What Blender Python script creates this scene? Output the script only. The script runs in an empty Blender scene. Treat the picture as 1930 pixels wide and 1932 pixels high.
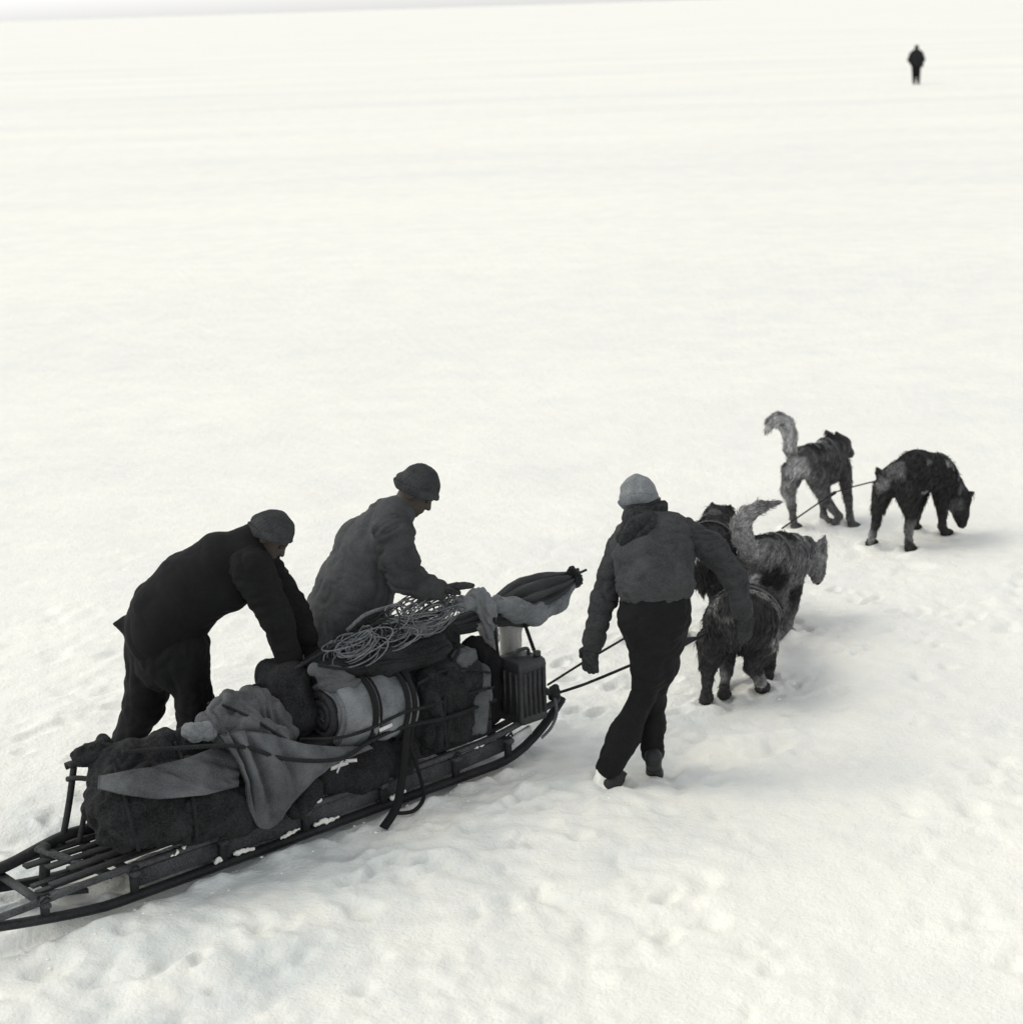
import bpy, math, random
import numpy as np
from mathutils import Matrix

# ------------------------------------------------------------------ camera, sky, sun, exposure
scene = bpy.context.scene
COL = scene.collection
random.seed(4)
RNG = np.random.default_rng(7)

CAM_H = 4.1
PITCH, ROLL = math.radians(14.87), math.radians(1.8)
FPX, CX, CY = 3605.0, 965.0, 966.0            # focal length and centre in the units the photograph was measured in
r0 = np.array([1, 0, 0.])
FW = np.array([0, math.cos(PITCH), -math.sin(PITCH)])
u0 = np.array([0, math.sin(PITCH), math.cos(PITCH)])
RT = r0 * math.cos(ROLL) - u0 * math.sin(ROLL)
UP = u0 * math.cos(ROLL) + r0 * math.sin(ROLL)
CAM = np.array([0, 0, CAM_H])

cd = bpy.data.cameras.new('camera')
cam = bpy.data.objects.new('camera', cd)
COL.objects.link(cam)
cd.sensor_width = 36.0
cd.lens = FPX / 1932.0 * 36.0
cd.clip_start, cd.clip_end = 0.1, 20000
m = Matrix.Identity(4)
for i in range(3):
    m[i][0], m[i][1], m[i][2], m[i][3] = RT[i], UP[i], -FW[i], CAM[i]
cam.matrix_world = m
cd.dof.use_dof = True
cd.dof.focus_distance = 9.6
cd.dof.aperture_fstop = 2.8
scene.camera = cam

SUN_EL, SUN_AZ = math.radians(50), math.radians(-86)      # azimuth from +Y, clockwise; the sun stands to the left
world = bpy.data.worlds.new('World')
scene.world = world
world.use_nodes = True
nt = world.node_tree
nt.nodes.clear()
sky = nt.nodes.new('ShaderNodeTexSky')
sky.sky_type = 'NISHITA'
sky.sun_disc = False
sky.sun_elevation = SUN_EL
sky.sun_rotation = SUN_AZ
sky.air_density, sky.dust_density, sky.ozone_density = 1.0, 0.78, 1.0
hsv = nt.nodes.new('ShaderNodeHueSaturation')             # thin even cloud: the sky's colour is mostly washed out
hsv.inputs['Saturation'].default_value = 0.07
bg = nt.nodes.new('ShaderNodeBackground')
bg.inputs['Strength'].default_value = 0.135
wo = nt.nodes.new('ShaderNodeOutputWorld')
nt.links.new(sky.outputs[0], hsv.inputs['Color'])
nt.links.new(hsv.outputs[0], bg.inputs['Color'])
nt.links.new(bg.outputs[0], wo.inputs['Surface'])

sd = bpy.data.lights.new('sun', 'SUN')
sd.energy = 0.5
sd.angle = math.radians(26)
sd.color = (1.0, 0.90, 0.70)
so = bpy.data.objects.new('sun', sd)
COL.objects.link(so)
sdir = np.array([math.sin(SUN_AZ) * math.cos(SUN_EL), math.cos(SUN_AZ) * math.cos(SUN_EL), math.sin(SUN_EL)])
from mathutils import Vector
so.rotation_euler = Vector(sdir).to_track_quat('Z', 'Y').to_euler()
so.location = (-6, 8, 6)

scene.view_settings.view_transform = 'Standard'
scene.view_settings.look = 'None'
scene.view_settings.exposure = 0.72
scene.view_settings.gamma = 1.0
scene.view_settings.use_curve_mapping = False

# ------------------------------------------------------------------ measuring helpers (photograph -> place)
def ray(u, v):
    return FW + RT * (u - CX) / FPX - UP * (v - CY) / FPX
def G(u, v, z=0.0):                                         # point on the ground (or at height z)
    d = ray(u, v)
    return CAM + d * ((z - CAM_H) / d[2])
def P(u, v, y):                                             # point at world depth y
    d = ray(u, v)
    return CAM + d * (y / d[1])
def mpp(p):                                                 # metres per unit at p
    return float((np.asarray(p) - CAM) @ FW) / FPX
SA, SB = G(215, 1712), G(990, 1429)                          # near runner of the sled on the snow
SH = (SB - SA) / np.linalg.norm(SB - SA)
TH = np.array([-SH[1], SH[0], 0.0])
ZU = np.array([0, 0, 1.0])
def W(u, v, t):                                             # point in the upright plane t metres across the sled
    d = ray(u, v)
    k = ((SA - CAM) @ TH + t) / (d @ TH)
    return CAM + d * k
def fr(s, t, z):
    return SA + SH * s + TH * t + ZU * z
def to_fr(p):
    q = np.asarray(p) - SA
    return q @ SH, q @ TH, q[2]
def nrm(v):
    v = np.asarray(v, float)
    return v / max(np.linalg.norm(v), 1e-9)

# ------------------------------------------------------------------ noise
_perm = np.random.default_rng(3).permutation(512)
_perm = np.concatenate([_perm, _perm, _perm])
_gr = np.random.default_rng(5).normal(size=(512, 3))
_gr /= np.linalg.norm(_gr, axis=1)[:, None]
def pn(X):
    X = np.asarray(X, float)
    i = np.floor(X).astype(int)
    f = X - i
    w = f * f * f * (f * (f * 6 - 15) + 10)
    i = i & 511
    out = 0
    for dx in (0, 1):
        for dy in (0, 1):
            for dz in (0, 1):
                h = _perm[_perm[_perm[(i[..., 0] + dx) & 511] + ((i[..., 1] + dy) & 511)] + ((i[..., 2] + dz) & 511)] & 511
                g = _gr[h]
                dd = g[..., 0] * (f[..., 0] - dx) + g[..., 1] * (f[..., 1] - dy) + g[..., 2] * (f[..., 2] - dz)
                wx = w[..., 0] if dx else 1 - w[..., 0]
                wy = w[..., 1] if dy else 1 - w[..., 1]
                wz = w[..., 2] if dz else 1 - w[..., 2]
                out = out + dd * wx * wy * wz
    return out * 1.6
def pn2(x, y, o=0.0):
    return pn(np.stack([x, y, np.full_like(x, o + 0.37)], -1))

# ------------------------------------------------------------------ object helpers
def tag(o, label=None, cat=None, group=None, kind=None):
    if label: o['label'] = label
    if cat: o['category'] = cat
    if group: o['group'] = group
    if kind: o['kind'] = kind
    return o
def mk(name, V, F, mat, parent=None, smooth=True, label=None, cat=None, group=None, kind=None, col=None):
    V = np.asarray(V, float)
    if parent is None:
        o0 = np.array([(V[:, 0].min() + V[:, 0].max()) / 2, (V[:, 1].min() + V[:, 1].max()) / 2, V[:, 2].min()])
        base = o0
    else:
        o0 = np.zeros(3)
        base = np.array(parent['_w'])
    me = bpy.data.meshes.new(name)
    if not isinstance(F, list): F = F.tolist()
    me.from_pydata((V - base).tolist(), [], F)
    if smooth: me.polygons.foreach_set('use_smooth', [True] * len(me.polygons))
    if col is not None:
        a = me.color_attributes.new('coat', 'FLOAT_COLOR', 'POINT')
        c4 = np.ones((len(V), 4), np.float32)
        c4[:, :3] = np.clip(col, 0, 1)[:, None] if col.ndim == 1 else col
        a.data.foreach_set('color', c4.ravel())
    me.materials.append(mat)
    me.update()
    o = bpy.data.objects.new(name, me)
    COL.objects.link(o)
    if parent is not None:
        o.parent = parent
    o.location = o0
    o['_w'] = [float(x) for x in (o0 if parent is None else base)]
    return tag(o, label, cat, group, kind)
def empty(name, p, label, cat, group=None):
    o = bpy.data.objects.new(name, None)
    o.empty_display_size = 0.1
    COL.objects.link(o)
    o.location = p
    o['_w'] = [float(x) for x in p]
    return tag(o, label, cat, group)

def join(parts):
    V, F, n = [], [], 0
    for v, f in parts:
        v = np.asarray(v)
        V.append(v)
        f = f.tolist() if not isinstance(f, list) else f
        F += [[i + n for i in q] for q in f]
        n += len(v)
    return np.concatenate(V), F

# ------------------------------------------------------------------ soft solids: round cones and ellipsoids, blended, then meshed
def cap(p, q, ra, rb=None, w=None, k=1.0):
    return ('c', np.asarray(p, float), np.asarray(q, float), ra, ra if rb is None else rb, None if w is None else nrm(w), k)
def ell(c, ax, rad, neg=False):
    return ('n' if neg else 'e', np.asarray(c, float), np.asarray(ax, float), np.asarray(rad, float))
def pd(pr, X):
    if pr[0] == 'c':
        _, a, b, ra, rb, w, k = pr
        ba = b - a
        pa = X - a
        h = np.clip((pa @ ba) / max(ba @ ba, 1e-12), 0, 1)
        q = pa - h[..., None] * ba
        l2 = (q * q).sum(-1)
        if w is not None:
            c = q @ w
            l2 = l2 - c * c * (1 - 1 / (k * k))
        return np.sqrt(np.maximum(l2, 0)) - (ra + (rb - ra) * h)
    _, c, ax, rad = pr
    q = (X - c) @ ax.T
    k0 = np.sqrt(((q / rad) ** 2).sum(-1))
    k1 = np.sqrt(((q / rad ** 2) ** 2).sum(-1))
    return k0 * (k0 - 1) / np.maximum(k1, 1e-9)
def pbounds(pr):
    if pr[0] == 'c':
        r = max(pr[3], pr[4]) * max(pr[6], 1)
        return np.minimum(pr[1], pr[2]) - r, np.maximum(pr[1], pr[2]) + r
    r = pr[3].max()
    return pr[1] - r, pr[1] + r
def comb(f, d, neg, k):
    if neg:
        d = -d
        h = np.maximum(k - np.abs(f - d), 0) / k
        return np.maximum(f, d) + h * h * k * 0.25
    h = np.maximum(k - np.abs(f - d), 0) / k
    return np.minimum(f, d) - h * h * k * 0.25
def sdf_at(prims, X, k=0.03):
    f = np.full(X.shape[:-1], 0.5)
    for pr in prims:
        f = comb(f, pd(pr, X), pr[0] == 'n', k)
    return f
def solid(prims, h=0.01, k=0.03, clip=None):
    lo = np.min([pbounds(p)[0] for p in prims if p[0] != 'n'], 0) - 2 * h - 0.02
    hi = np.max([pbounds(p)[1] for p in prims if p[0] != 'n'], 0) + 2 * h + 0.02
    n = np.ceil((hi - lo) / h).astype(int) + 1
    F = np.full(n, 0.5, np.float32)
    ax = [lo[i] + np.arange(n[i]) * h for i in range(3)]
    for pr in prims:
        a, b = pbounds(pr)
        i0 = np.maximum(np.floor((a - k - 2 * h - lo) / h).astype(int), 0)
        i1 = np.minimum(np.ceil((b + k + 2 * h - lo) / h).astype(int) + 1, n)
        X = np.stack(np.meshgrid(ax[0][i0[0]:i1[0]], ax[1][i0[1]:i1[1]], ax[2][i0[2]:i1[2]], indexing='ij'), -1)
        s = (slice(i0[0], i1[0]), slice(i0[1], i1[1]), slice(i0[2], i1[2]))
        F[s] = comb(F[s], pd(pr, X), pr[0] == 'n', k)
    if clip is not None:
        X = np.stack(np.meshgrid(*ax, indexing='ij'), -1)
        F = clip(F, X)
        F[0], F[-1] = .5, .5
        F[:, 0], F[:, -1] = .5, .5
        F[:, :, 0], F[:, :, -1] = .5, .5
    ins = F < 0
    c = np.zeros(np.array(n) - 1, np.int8)
    offs = [(i, j, l) for i in (0, 1) for j in (0, 1) for l in (0, 1)]
    for o in offs:
        c += ins[o[0]:n[0] - 1 + o[0], o[1]:n[1] - 1 + o[1], o[2]:n[2] - 1 + o[2]]
    act = np.argwhere((c > 0) & (c < 8))
    fv = {o: F[act[:, 0] + o[0], act[:, 1] + o[1], act[:, 2] + o[2]] for o in offs}
    acc = np.zeros((len(act), 3))
    cnt = np.zeros(len(act))
    for o in offs:
        for d in range(3):
            if o[d] == 0:
                o2 = tuple(o[i] + (i == d) for i in range(3))
                a, b = fv[o], fv[o2]
                mk_ = (a < 0) != (b < 0)
                t = np.where(mk_, a / np.where(mk_, a - b, 1), 0)
                p = np.zeros((len(act), 3)) + np.array(o)
                p[:, d] += t
                acc[mk_] += p[mk_]
                cnt[mk_] += 1
    V = lo + (act + acc / cnt[:, None]) * h
    vid = np.full(np.array(n) - 1, -1, int)
    vid[act[:, 0], act[:, 1], act[:, 2]] = np.arange(len(act))
    Q = []
    for d in range(3):
        e, g = (d + 1) % 3, (d + 2) % 3
        sl0, sl1 = [slice(None)] * 3, [slice(None)] * 3
        sl0[d], sl1[d] = slice(0, -1), slice(1, None)
        A = ins[tuple(sl0)]
        ch = np.argwhere(A != ins[tuple(sl1)])
        ok = (ch[:, e] > 0) & (ch[:, g] > 0) & (ch[:, e] < n[e] - 1) & (ch[:, g] < n[g] - 1)
        ch = ch[ok]
        def cell(de, dg):
            q = ch.copy()
            q[:, e] += de
            q[:, g] += dg
            return vid[q[:, 0], q[:, 1], q[:, 2]]
        q = np.stack([cell(-1, -1), cell(0, -1), cell(0, 0), cell(-1, 0)], 1)
        fl = ~A[ch[:, 0], ch[:, 1], ch[:, 2]]
        q[fl] = q[fl][:, ::-1]
        Q.append(q)
    return V, np.concatenate(Q)
def vnorm(V, F):
    F = np.asarray(F)
    a = np.cross(V[F[:, 2]] - V[F[:, 0]], V[F[:, 3 if F.shape[1] > 3 else 1]] - V[F[:, 1]])
    N = np.zeros_like(V)
    for i in range(F.shape[1]): np.add.at(N, F[:, i], a)
    return N / np.maximum(np.linalg.norm(N, axis=1), 1e-12)[:, None]
def folds(V, F, along, wl, amp, stretch=3.5, seed=0.0):     # cloth folds running along a direction
    N = vnorm(V, F)
    along = nrm(along)
    q = V - (V @ along)[:, None] * along * (1 - 1 / stretch)
    w = pn(V / (wl * 2.5) + seed + 9)
    n = pn(q / wl + seed + w[:, None] * 0.7)
    n2 = pn(q / (wl * 0.45) + seed + 5)
    return V + N * (amp * (2.2 * np.minimum(np.abs(n) + .02, .7) ** .8 - .75) + amp * .5 * (np.abs(n2) - .25))[:, None]
def rough(V, F, sc, amp, seed=0.0):
    return V + vnorm(V, F) * (amp * pn(V / sc + seed))[:, None]

def frames(pts):
    pts = np.asarray(pts, float)
    T = np.gradient(pts, axis=0)
    T /= np.maximum(np.linalg.norm(T, axis=1), 1e-9)[:, None]
    n = np.cross(T[0], [0, 0, 1])
    if np.linalg.norm(n) < 1e-3: n = np.cross(T[0], [1, 0, 0])
    n = nrm(n)
    N = []
    for t in T:
        n = nrm(n - t * (n @ t))
        N.append(n)
    N = np.array(N)
    return pts, T, N, np.cross(T, N)
def tube(pts, r, seg=8, closed_ends=True):
    pts, T, N, B = frames(pts)
    n = len(pts)
    r = np.full(n, r) if np.isscalar(r) else np.asarray(r, float)
    a = np.arange(seg) / seg * 2 * np.pi
    V = (pts[:, None] + r[:, None, None] * (np.cos(a)[None, :, None] * N[:, None] + np.sin(a)[None, :, None] * B[:, None])).reshape(-1, 3)
    F = [[i * seg + j, i * seg + (j + 1) % seg, (i + 1) * seg + (j + 1) % seg, (i + 1) * seg + j] for i in range(n - 1) for j in range(seg)]
    if closed_ends:
        F += [list(range(seg))[::-1], [(n - 1) * seg + j for j in range(seg)]]
    return V, F
def spline(ctrl, n=40):
    c = np.asarray(ctrl, float)
    c = np.concatenate([[2 * c[0] - c[1]], c, [2 * c[-1] - c[-2]]])
    out = []
    m_ = len(c) - 3
    for x in np.linspace(0, m_ - 1e-9, n):
        i = int(x); t = x - i
        p0_, p1_, p2_, p3_ = c[i:i + 4]
        out.append(0.5 * (2 * p1_ + (p2_ - p0_) * t + (2 * p0_ - 5 * p1_ + 4 * p2_ - p3_) * t * t + (3 * p1_ - p0_ - 3 * p2_ + p3_) * t ** 3))
    return np.array(out)
def twisted(pts, r, pitch=0.05, n=None):                    # a laid rope: two strands wound round each other
    L = np.linalg.norm(np.diff(pts, axis=0), axis=1).sum()
    n = n or max(int(L / pitch * 8), 12)
    p = spline(pts, n) if len(pts) < n else np.asarray(pts)
    p, T, N, B = frames(p)
    s = np.concatenate([[0], np.cumsum(np.linalg.norm(np.diff(p, axis=0), axis=1))])
    out = []
    for k in (0, 1):
        a = s / pitch * 2 * np.pi + k * np.pi
        out.append(tube(p + 0.75 * r * (np.cos(a)[:, None] * N + np.sin(a)[:, None] * B), r, 6))
    return join(out)
def ribbon(pts, wdir, w, th):
    pts = np.asarray(pts, float)
    T = np.gradient(pts, axis=0)
    wd = np.asarray(wdir, float)
    wd = np.tile(wd, (len(pts), 1)) if wd.ndim == 1 else wd
    V = []
    for p, t, d in zip(pts, T, wd):
        t = nrm(t); d = nrm(d - t * (d @ t)); n_ = np.cross(t, d)
        V += [p - d * w / 2 - n_ * th / 2, p + d * w / 2 - n_ * th / 2, p + d * w / 2 + n_ * th / 2, p - d * w / 2 + n_ * th / 2]
    n = len(pts)
    F = [[i * 4 + j, i * 4 + (j + 1) % 4, i * 4 + 4 + (j + 1) % 4, i * 4 + 4 + j] for i in range(n - 1) for j in range(4)]
    F += [[3, 2, 1, 0], [4 * n - 4, 4 * n - 3, 4 * n - 2, 4 * n - 1]]
    return np.array(V), F
def beam(p, q, w, h, up=(0, 0, 1), wob=0.0, n=2):            # a plank or bar with chamfered edges
    p, q = np.asarray(p, float), np.asarray(q, float)
    pts = p + (q - p) * np.linspace(0, 1, n)[:, None]
    return beam_path(pts, w, h, up)
def beam_path(pts, w, h, up=(0, 0, 1)):
    pts = np.asarray(pts, float)
    T = np.gradient(pts, axis=0)
    c = min(w, h) * 0.22
    V = []
    for p, t in zip(pts, T):
        t = nrm(t)
        sd_ = nrm(np.cross(t, up)); uu = np.cross(sd_, t)
        for a, b in ((-w / 2 + c, -h / 2), (w / 2 - c, -h / 2), (w / 2, -h / 2 + c), (w / 2, h / 2 - c), (w / 2 - c, h / 2), (-w / 2 + c, h / 2), (-w / 2, h / 2 - c), (-w / 2, -h / 2 + c)):
            V.append(p + sd_ * a + uu * b)
    n = len(pts)
    F = [[i * 8 + j, i * 8 + (j + 1) % 8, i * 8 + 8 + (j + 1) % 8, i * 8 + 8 + j] for i in range(n - 1) for j in range(8)]
    F += [list(range(8))[::-1], [8 * n - 8 + j for j in range(8)]]
    return np.array(V), F

# ------------------------------------------------------------------ materials
def material(name, c1, c2=None, sc=8.0, fine=120.0, bump=0.3, bdist=0.004, rough_=0.95, stretch=None, attr=None, spec=0.25, det=6, con=.16):
    mt = bpy.data.materials.new(name)
    mt.use_nodes = True
    t = mt.node_tree
    b = t.nodes['Principled BSDF']
    b.inputs['Roughness'].default_value = rough_
    b.inputs['Specular IOR Level'].default_value = spec
    tc = t.nodes.new('ShaderNodeTexCoord')
    vec = tc.outputs['Object']
    if stretch is not None:
        mp = t.nodes.new('ShaderNodeMapping')
        mp.inputs['Scale'].default_value = stretch
        t.links.new(vec, mp.inputs[0]); vec = mp.outputs[0]
    n1 = t.nodes.new('ShaderNodeTexNoise'); n1.inputs['Scale'].default_value = sc; n1.inputs['Detail'].default_value = det; n1.inputs['Roughness'].default_value = 0.65
    n2 = t.nodes.new('ShaderNodeTexNoise'); n2.inputs['Scale'].default_value = fine; n2.inputs['Detail'].default_value = 2
    t.links.new(vec, n1.inputs['Vector']); t.links.new(vec, n2.inputs['Vector'])
    ad = t.nodes.new('ShaderNodeMath'); ad.operation = 'MULTIPLY_ADD'; ad.inputs[1].default_value = 0.5
    t.links.new(n2.outputs['Fac'], ad.inputs[0])
    m1 = t.nodes.new('ShaderNodeMath'); m1.operation = 'MULTIPLY'; m1.inputs[1].default_value = 0.5
    t.links.new(n1.outputs['Fac'], m1.inputs[0]); t.links.new(m1.outputs[0], ad.inputs[2])
    cr = t.nodes.new('ShaderNodeValToRGB')
    cr.color_ramp.elements[0].position, cr.color_ramp.elements[1].position = 0.5 - con, 0.5 + con
    c2 = c2 or tuple(x * 1.9 for x in c1)
    cr.color_ramp.elements[0].color = (*c1, 1); cr.color_ramp.elements[1].color = (*c2, 1)
    t.links.new(ad.outputs[0], cr.inputs[0])
    out = cr.outputs[0]
    if attr:
        at = t.nodes.new('ShaderNodeAttribute'); at.attribute_name = attr
        mx = t.nodes.new('ShaderNodeMix'); mx.data_type = 'RGBA'; mx.blend_type = 'MULTIPLY'
        mx.inputs['Factor'].default_value = 1
        t.links.new(at.outputs['Color'], mx.inputs['A']); t.links.new(out, mx.inputs['B']); out = mx.outputs['Result']
    t.links.new(out, b.inputs['Base Color'])
    if bump:
        bp = t.nodes.new('ShaderNodeBump'); bp.inputs['Strength'].default_value = bump; bp.inputs['Distance'].default_value = bdist
        t.links.new(ad.outputs[0], bp.inputs['Height']); t.links.new(bp.outputs[0], b.inputs['Normal'])
    return mt
def cool(v, k=1.0):                                         # neutral dye with a slightly cool cast
    return (v * 0.93, v * 0.99, v * 1.04 * k)
M = {
    'black_wool': material('black_wool', cool(.0048), cool(.0095)),
    'black_cord': material('black_cord', cool(.0052), cool(.011)),
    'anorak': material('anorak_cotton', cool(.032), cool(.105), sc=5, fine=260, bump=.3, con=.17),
    'anorak_shade': material('anorak_sleeve', cool(.016), cool(.06), sc=5, fine=260, bump=.3, con=.15),  # sleeve copy of the anorak cloth, darkened to paint in its shade
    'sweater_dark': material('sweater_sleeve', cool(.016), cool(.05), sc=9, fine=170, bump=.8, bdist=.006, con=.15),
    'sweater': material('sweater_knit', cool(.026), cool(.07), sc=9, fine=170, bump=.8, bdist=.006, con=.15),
    'dark_knit': material('dark_knit', cool(.012), cool(.036), sc=14, fine=90, bump=.6, bdist=.008, con=.11),
    'grey_knit': material('grey_knit', cool(.018), cool(.062), sc=16, fine=200, bump=.7, bdist=.006, con=.16),
    'pale_knit': material('pale_knit', cool(.13), cool(.26), sc=20, fine=110, bump=.7, bdist=.008),
    'skin': material('skin', (.045, .037, .032), (.068, .056, .048), bump=.05, rough_=.6),
    'eye': material('eye', (.02, .02, .02), (.03, .03, .03), bump=0, rough_=.2),
    'leather': material('dark_leather', cool(.012), cool(.028), rough_=.6),
    'snowy': material('snowy_boot', cool(.2), cool(.6), sc=30),
    'fur': material('dog_fur', (.7, .7, .7), (1.2, 1.2, 1.2), sc=14, fine=160, bump=.5, attr='coat', rough_=.85),
    'harness': material('harness_webbing', cool(.05), cool(.10)),
    'nose': material('dog_nose', cool(.01), cool(.015), rough_=.4),
    'wood': material('grey_ash_wood', cool(.02), cool(.10), sc=5, fine=120, bump=.15, det=4, con=.15, rough_=.8),
    'dark_wood': material('dark_wood', cool(.014), cool(.035), sc=8, fine=60, rough_=.75),
    'metal': material('steel_shoe', cool(.02), cool(.05), rough_=.5),
    'dark_canvas': material('dark_canvas', cool(.006), cool(.030), sc=6, con=.11),
    'canvas': material('grey_canvas', cool(.032), cool(.16), sc=4, fine=260, bump=.2, det=3, con=.17),
    'light_canvas': material('pale_canvas', cool(.08), cool(.26), sc=5, fine=220, bump=.15, det=3),
    'white_canvas': material('white_canvas', (.34, .34, .33), (.52, .52, .5), sc=6, fine=90),
    'cover': material('cover_canvas', cool(.02), cool(.15), sc=3, fine=260, bump=.2, det=3, con=.16),
    'tent': material('tent_cotton', cool(.028), cool(.07), sc=5, fine=220, bump=.15, det=3),
    'roll': material('sleeping_roll_cloth', cool(.085), cool(.26), sc=5, fine=240, bump=.2, det=4),
    'roll_end': material('sleeping_roll_end', cool(.018), cool(.045), sc=9, fine=90),
    'rope': material('hemp_rope', cool(.06), cool(.23), sc=30, fine=200),
    'dark_rope': material('dark_rope', cool(.012), cool(.03), sc=30, fine=200),
    'strap': material('black_strap', cool(.008), cool(.016)),
    'tin': material('painted_tin', cool(.016), cool(.04), sc=10, fine=60, rough_=.5, bump=.1, spec=.5),
    'label': material('pale_label', (.5, .5, .5), (.7, .7, .7)),
}
def snow_material(name='snow'):
    mt = bpy.data.materials.new(name)
    mt.use_nodes = True
    t = mt.node_tree; L = t.links.new
    b = t.nodes['Principled BSDF']
    b.inputs['Roughness'].default_value = 0.8
    b.inputs['Specular IOR Level'].default_value = 0.15
    tc = t.nodes.new('ShaderNodeTexCoord')
    def noise(scale, detail, sx=1, sy=1, rz=0.0):
        mp = t.nodes.new('ShaderNodeMapping'); mp.inputs['Scale'].default_value = (sx, sy, 1); mp.inputs['Rotation'].default_value = (0, 0, rz)
        n = t.nodes.new('ShaderNodeTexNoise'); n.inputs['Scale'].default_value = scale; n.inputs['Detail'].default_value = detail; n.inputs['Roughness'].default_value = .6
        L(tc.outputs['Object'], mp.inputs[0]); L(mp.outputs[0], n.inputs['Vector'])
        return n.outputs['Fac']
    streak = noise(.10, 5, .35, 1.3, .35)                     # old crust and drift bands
    spots = noise(2.3, 6)                                     # damp, refrozen grains
    ad = t.nodes.new('ShaderNodeMath'); ad.operation = 'MULTIPLY_ADD'; ad.inputs[1].default_value = .45
    L(spots, ad.inputs[0])
    m1 = t.nodes.new('ShaderNodeMath'); m1.operation = 'MULTIPLY'; m1.inputs[1].default_value = .55
    L(streak, m1.inputs[0]); L(m1.outputs[0], ad.inputs[2])
    cr = t.nodes.new('ShaderNodeValToRGB')
    cr.color_ramp.elements[0].position, cr.color_ramp.elements[1].position = .33, .6
    cr.color_ramp.elements[0].color = (.80, .815, .79, 1); cr.color_ramp.elements[1].color = (.92, .917, .848, 1)
    L(ad.outputs[0], cr.inputs[0])
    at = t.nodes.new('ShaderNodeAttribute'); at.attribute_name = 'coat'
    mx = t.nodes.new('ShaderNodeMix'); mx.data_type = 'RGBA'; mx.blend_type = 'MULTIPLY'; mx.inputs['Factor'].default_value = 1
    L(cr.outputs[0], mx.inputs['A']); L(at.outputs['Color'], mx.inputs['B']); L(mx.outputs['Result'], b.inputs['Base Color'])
    g1, g2, g3 = noise(9, 6), noise(45, 4), noise(1.1, 6, .45, 1.2, .35)
    bp = t.nodes.new('ShaderNodeBump'); bp.inputs['Strength'].default_value = .5; bp.inputs['Distance'].default_value = .04
    L(g1, bp.inputs['Height'])
    bp2 = t.nodes.new('ShaderNodeBump'); bp2.inputs['Strength'].default_value = .6; bp2.inputs['Distance'].default_value = .013
    L(g2, bp2.inputs['Height']); L(bp.outputs[0], bp2.inputs['Normal'])
    bp3 = t.nodes.new('ShaderNodeBump'); bp3.inputs['Strength'].default_value = .25; bp3.inputs['Distance'].default_value = .06
    L(g3, bp3.inputs['Height']); L(bp2.outputs[0], bp3.inputs['Normal'])
    L(bp3.outputs[0], b.inputs['Normal'])
    return mt
M['snow'] = snow_material()

# ------------------------------------------------------------------ snowfield: one sheet to the horizon, finest round the party
def axis(lo, hi, h, far, growth=1.12):
    a = list(np.arange(lo, hi + h / 2, h))
    s, x = h, a[-1]
    while x < far:
        s *= growth; x += s; a.append(x)
    s, x = h, a[0]
    pre = []
    while x > -far:
        s *= growth; x -= s; pre.append(x)
    return np.array(pre[::-1] + a)
gx = axis(-3.6, 4.6, 0.02, 6000, 1.09)
gy = axis(6.4, 14.6, 0.02, 6000, 1.09)
XX, YY = np.meshgrid(gx, gy, indexing='ij')
SW = .46
FEET = []                                                    # filled with the footprints under people and dogs
def smooth01(x, a, b):
    t = np.clip((x - a) / (b - a), 0, 1)
    return t * t * (3 - 2 * t)
SP = np.maximum(np.gradient(gx)[:, None], np.gradient(gy)[None, :])
def ground_height(X, Y, sp=0.03):
    at = lambda wl: 1 - smooth01(sp, wl / 6, wl / 2.8)
    pt, ps = (X - SA[0]) * TH[0] + (Y - SA[1]) * TH[1], (X - SA[0]) * SH[0] + (Y - SA[1]) * SH[1]
    near = 1 - smooth01(Y + 0.25 * X, 9.6, 13.5)             # trodden, lumpy snow in front
    wide = 1 - smooth01(np.abs(Y), 25, 60)
    wx, wy = X + .05 * pn2(X / .3, Y / .3, 31), Y + .05 * pn2(X / .3, Y / .3, 32)
    lump = pn2(wx / .55, wy / .62, 3) * .30 * at(.55) + pn2(wx / .24, wy / .27, 1) * .34 * at(.25) + pn2(wx / .11, wy / .12, 2) * .36 * at(.12) + pn2(wx / .055, wy / .06, 12) * .32 * at(.06)
    crust = 1 - smooth01(pn2(X / .6, Y / .7, 41) + .5 * pn2(X / .2, Y / .2, 42), -.25, .35)   # broken and unbroken areas
    pits = np.minimum(pn2(wx / .19, wy / .21, 8) + .22, 0) * 1.6 * crust * at(.2)
    soft = pn2(X / 1.3, Y / 1.1, 4) * .030 * at(1.1) + pn2(X / 3.5 + Y / 9, Y / 2.2, 5) * .06 * at(2.2) + (pn2(X / 14 + Y / 30, Y / 7, 15) * .16 + pn2(X / 40 + Y / 60, Y / 16, 16) * .35) * smooth01(Y, 15, 35)
    trail = np.exp(-((pt + .0) / 1.2) ** 2)                  # where the sled, men and dogs have been
    amp = .009 + .027 * near + .027 * trail * (1 - smooth01(Y, 13, 17))
    patch = .35 + .75 * crust + .6 * pn2(X / 1.1, Y / 1.3, 6)
    band = np.exp(-((pt - .24) / .55) ** 2) * smooth01(ps, -3, -1.5) * (1 - smooth01(ps, 3.2, 4.2))
    z = (lump + pits) * amp * np.clip(patch, .2, 1.4) * wide * (1 - .55 * band) + soft * wide * (1 - .8 * band)
    return z - .015 * band
ZZ = ground_height(XX, YY, SP)
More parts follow.
